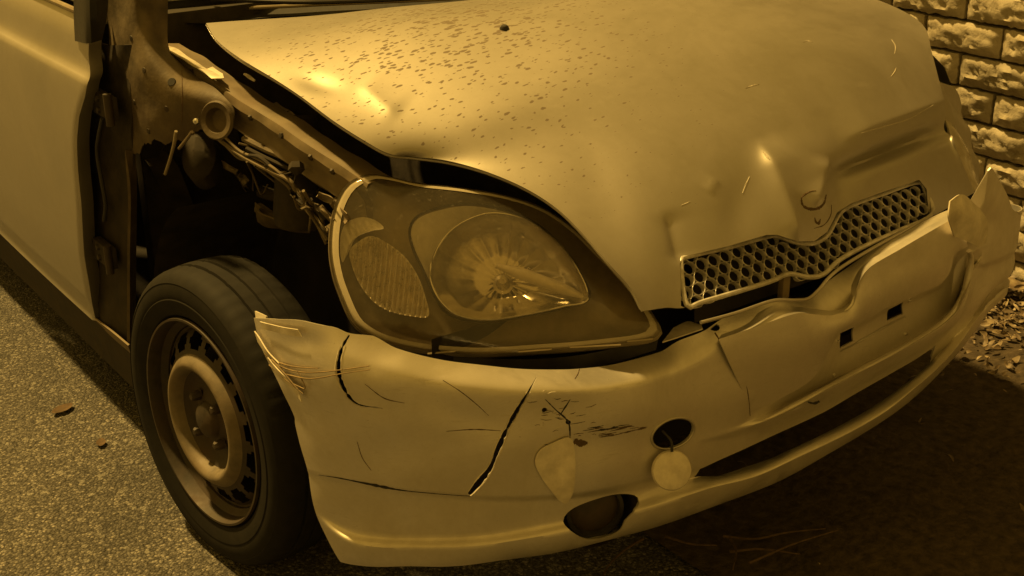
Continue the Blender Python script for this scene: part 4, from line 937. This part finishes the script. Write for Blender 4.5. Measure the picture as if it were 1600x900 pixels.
sheet('paint_chip', [px3([(322, 108, 'z', .85), (338, 118, 'z', .85), (350, 122, 'z', .85)]), px3([(332, 104, 'z', .853), (340, 110, 'z', .853), (348, 115, 'z', .853)])], 'bare', car, .002, 6, 6)
sheet('paint_chip', [px3([(380, 116, 'z', .85), (388, 122, 'z', .85), (396, 127, 'z', .85)]), px3([(382, 114, 'z', .853), (390, 117, 'z', .853), (398, 124, 'z', .853)])], 'bare', car, .002, 6, 6)
# wheel house: inner wall, strut, arch remains, washer bottle, hoses
Sx = np.array([[(x, y, z) for (x, z) in ((-.50, .25), (-.47, .5), (-.50, .66), (-.56, .755))] for y in np.linspace(-.26, .46, 14)]); mk('wheel_house', Sx.reshape(-1, 3), gridf(14, 4), 'dark', car)
Sx = np.array([[(x, .02+.37*math.cos(q), .29+.37*math.sin(q)) for x in np.linspace(-.50, -.745, 8)] for q in np.linspace(RAD(-22), RAD(62), 16)]); mk('arch_liner', Sx.reshape(-1, 3), gridf(16, 8), 'grime_shade', car)
v, f = lathe([(.0, .001), (0, .052), (.02, .056), (.10, .05), (.16, .036), (.2, .03)], (-.58, .02, .60), (.08, .05, 1), 28); mk('strut_tower', v, f, 'grime_shade', car)
v, f = lathe([(-.06, .001), (-.055, .04), (-.02, .062), (.03, .060), (.055, .035), (.06, .001)], at(318, 252, x=-.64), (-.6, -.3, .5), 28); v = [np.array(p) for p in v]; cc = np.mean(v, axis=0); v = [cc+(p-cc)*np.array([.55, .8, .85]) for p in v]; mk('washer_bottle', v, f, 'grime_shade', car)
v, f = lathe([(0, .031), (.006, .034), (.010, .031), (.008, .022), (-.006, .018), (-.008, .001)], at(342, 188, x=-.70), (-.8, -.45, .2), 30); mk('round_bracket', v, f, 'inner', car)
def wire(pl, x, r, m='rail', wob=2.): 
    P = [at(a+rng.normal()*wob*.4, b+rng.normal()*wob*.4, x=xx) for (a, b), xx in zip(pl, np.linspace(x[0], x[1], len(pl)))]; v, f = tubev(spline(P, 60), r, 8); mk('harness_wire', v, f, m, car)
hw = [(310, 190), (332, 205), (352, 224), (375, 243), (400, 252), (430, 266), (450, 284), (468, 308), (486, 336), (512, 372)]
for k in range(5): wire([(a+rng.normal()*3, b+(k-2)*2.4+rng.normal()*2) for a, b in hw], (-.69, -.62), rng.uniform(.0022, .0042), ('rail', 'grime_shade', 'inner', 'rail', 'inner')[k])
wire([(385, 232), (420, 250), (452, 262), (478, 270), (505, 292)], (-.66, -.60), .004, 'grime_shade'); wire([(380, 218), (420, 236), (450, 250), (490, 280), (530, 305)], (-.655, -.60), .006, 'inner')
wire([(470, 300), (480, 325), (495, 350), (508, 368)], (-.64, -.62), .003, 'inner')
wire([(275, 205), (272, 225), (266, 248), (258, 272)], (-.74, -.74), .003, 'pale', 0); wire([(300, 206), (290, 220), (280, 232)], (-.73, -.73), .003, 'rail', 0)
wire([(405, 325), (425, 340), (450, 346), (478, 352)], (-.60, -.58), .011, 'inner'); wire([(410, 300), (440, 308), (470, 300), (500, 300)], (-.58, -.56), .012, 'grime_shade'); wire([(440, 290), (470, 292), (500, 300)], (-.59, -.57), .008, 'inner')
v, f = lathe([(0, .001), (0, .012), (.012, .014), (.016, .009), (.022, .001)], at(463, 256, x=-.645), (-.3, -.5, -.6), 6); mk('connector', v, f, 'grime_shade', car)
v, f = lathe([(0, .001), (.002, .006), (.01, .005), (.012, .001)], at(309, 190, x=-.71), (-.6, -.6, .3), 12); mk('connector', v, f, 'glint', car)
# bolts along the beam and panel, torn strips, loose tabs
bbm = bvh_of(bmo)
for q in ((300, 112), (345, 150), (392, 184), (440, 212), (486, 246), (520, 268)):
    c, nn = drape(bbm, *q)
    if c is not None: v, f = lathe([(.004, .0004), (.0035, .0045), (0, .006), (-.001, .006)], c, nn, 6); mk('bolt', v, f, 'steel', bmo)
for q in ((205, 60), (225, 110), (210, 160), (260, 170), (232, 205)):
    c, nn = drape(ib, *q)
    if c is not None: v, f = lathe([(.0015, .0004), (.001, .005), (-.001, .006)], c, nn, 12); mk('weld_spot', v, f, 'steel', ip)
r7 = np.random.default_rng(77)
for k in range(16):
    cx, cy = r7.uniform(325, 520), 0; cy = 205+(cx-325)*.62+r7.uniform(-18, 45); a = r7.uniform(.2, 1.1); L = r7.uniform(14, 42); wd = r7.uniform(3, 8); x0 = r7.uniform(-.67, -.60)
    d1 = np.array([math.cos(a), math.sin(a)])*L; d2 = np.array([-math.sin(a), math.cos(a)])*wd
    net = [[at(*(np.array([cx, cy])+d1*t_+d2*w_), x=x0+r7.normal()*.006) for t_ in (0, .35, .7, 1)] for w_ in (-1, 0, 1)]
    sheet('torn_strip', net, ('inner', 'rail', 'grime_shade')[k % 3], car, .0015, 8, 14, .0012, 30+k)
for k in range(7):
    cx = r7.uniform(340, 480); cy = 190+(cx-325)*.66+r7.uniform(0, 30)
    wire([(cx, cy), (cx+r7.uniform(5, 20), cy+r7.uniform(0, 25)), (cx+r7.uniform(15, 40), cy+r7.uniform(15, 50)), (cx+r7.uniform(20, 60), cy+r7.uniform(30, 70))], (-.67, -.61), r7.uniform(.0012, .0028), ('inner', 'grime_shade', 'rail')[k % 3])
sheet('liner_scrap', [px3([(212, 245, 'x', -.70), (235, 262, 'x', -.69), (262, 330, 'x', -.66), (268, 400, 'x', -.64)]), px3([(250, 230, 'x', -.66), (280, 262, 'x', -.64), (305, 330, 'x', -.61), (318, 392, 'x', -.58)])], 'grime_shade', car, .003, 12, 24, .004, 12)
sheet('liner_scrap', [px3([(395, 318, 'x', -.62), (430, 345, 'x', -.62), (480, 352, 'x', -.60)]), px3([(405, 345, 'x', -.60), (440, 362, 'x', -.60), (485, 362, 'x', -.58)])], 'inner', car, .003, 10, 16, .003, 13)
# splintered end of the bumper at the wheel arch
for k, L in enumerate([[(392, 512), (404, 540), (418, 560)], [(400, 520), (420, 548), (440, 575)], [(410, 505), (440, 512), (470, 516)], [(424, 560), (446, 585), (470, 612)]]):
    pts = [drape(bb, a+3, b, .003+.0015*k) for a, b in L]; pts = [p for p, _ in pts if p is not None]
    if len(pts) == 3: sheet('splinter', [[p+np.array([-.002, 0, .004]) for p in pts], [p+np.array([.0, -.006, -.006*(1+k % 2)]) for p in pts]], 'bare', bumper, .002, 6, 14, .0015, 60+k)
# bumper tip clip and bracket by the lamp
sheet('bumper_clip', [px3([(398, 486, 'x', -.805), (400, 500, 'x', -.807)]), px3([(416, 494, 'x', -.80), (414, 502, 'x', -.803)])], 'bare', bumper, .003, 6, 6)
sheet('bumper_flange', [px3([(1035, 534, 'y', -.63), (1060, 526, 'y', -.635), (1098, 513, 'y', -.64)]), px3([(1052, 512, 'y', -.60), (1075, 502, 'y', -.60), (1096, 508, 'y', -.62)])], 'bare', bumper, .002, 10, 16)

# ================================================================== LOOSE THINGS
for k, (pl, r) in enumerate([([(418, 552), (440, 570), (470, 580), (510, 580), (578, 572)], .0016), ([(420, 575), (450, 583), (490, 590), (540, 582), (580, 577)], .0014), ([(432, 560), (452, 582), (472, 606)], .0018), ([(440, 566), (462, 572), (500, 575)], .0015), ([(445, 590), (468, 600), (482, 604), (470, 578)], .0014), ([(428, 568), (455, 592), (480, 612)], .0012)]):
    P = []
    for a, b in pl:
        p, nn = drape(bb, a, b, .004+.002*(k % 3))
        if p is not None: P.append(p)
    if len(P) > 2:
        v, f = tubev(spline(P, 24), np.interp(np.linspace(0, 1, 24), [0, 1], [r, r*.5]), 6); mk('straw_stem', v, f, 'straw', None, label='dry straw stem caught on the torn end of the bumper', category='straw', group='straw stems caught on the bumper')
# leaf litter by the wall
def leafv(L, wd, curl, r3):
    n = 5; V = []
    for i in range(n):
        u_ = i/(n-1); ww = wd*math.sin(math.pi*min(1, u_*.9+.06))**.7; z = curl*(u_-.5)**2*4*L
        V += [(u_*L-L/2, -ww, z+.25*ww), (u_*L-L/2, 0, z), (u_*L-L/2, ww, z+.25*ww)]
    return np.array(V), gridf(n, 3, flip=True)
VV, FF = [], []
for k in range(7540):
    if k < 7500: x, y = 1.44-abs(rng.normal())*.21, rng.uniform(-1.4, 1.4)
    else: x, y = rng.uniform(-.05, 1.4), rng.uniform(-1.6, .3)
    if not -.2 < x < 1.44: continue
    L = rng.uniform(.008, .032); v, f = leafv(L, L*rng.uniform(.10, .32), rng.uniform(-.2, .4), rng)
    R3 = Matrix.Rotation(rng.uniform(0, 6.3), 3, 'Z') @ Matrix.Rotation(rng.normal()*.45, 3, 'X') @ Matrix.Rotation(rng.normal()*.35, 3, 'Y')
    v = v @ np.array(R3).T+np.array([x, y, .026+abs(rng.normal())*.012*(1 if x > .8 else .5)]); o = len(VV); VV += list(v); FF += [tuple(i+o for i in q) for q in f]
mk('leaf_litter', VV, FF, 'leaf', None, kind='stuff', label='dry leaves and twigs littering the soil below the stone wall', category='leaf litter')
def leaf(px, py, L, rz, lab):
    c = at(px, py, z=.005); v, f = leafv(L, L*.3, .06, rng); v = v @ np.array(Matrix.Rotation(rz, 3, 'Z')).T; mk('dead_leaf', v, f, 'rust', None, label=lab, category='leaf').location = c
leaf(98, 640, .055, .4, 'small dark crumpled leaf lying alone on the lit asphalt'); leaf(158, 692, .035, 1.2, 'tiny dark leaf scrap on the asphalt near the front wheel')
c = at(1590, 452, z=.05); v, f = leafv(.13, .035, .35, rng); v = v @ np.array(Matrix.Rotation(1.9, 3, 'Z')).T; mk('dead_leaf', v, f, 'leaf', None, label='large curled brown leaf leaning at the foot of the stone wall', category='leaf').location = c
tw = [[(1005, 842), (975, 860), (950, 885), (940, 905)], [(1130, 838), (1180, 842), (1230, 832), (1290, 826)], [(1140, 862), (1190, 858), (1250, 866)], [(1040, 838), (1080, 850), (1120, 852)], [(1140, 840), (1150, 860), (1145, 890)], [(1170, 880), (1240, 850), (1310, 828)]]
for k, pl in enumerate(tw):
    P = [at(a, b, z=.024+.004*k) for a, b in pl]; v, f = tubev(spline(P, 20), np.interp(np.linspace(0, 1, 20), [0, 1], [.0028, .0012]), 6); mk('dry_twig', v, f, 'rust', None, label='thin dry twig on the dark soil in front of the bumper', category='twig', group='twigs in front of the bumper')
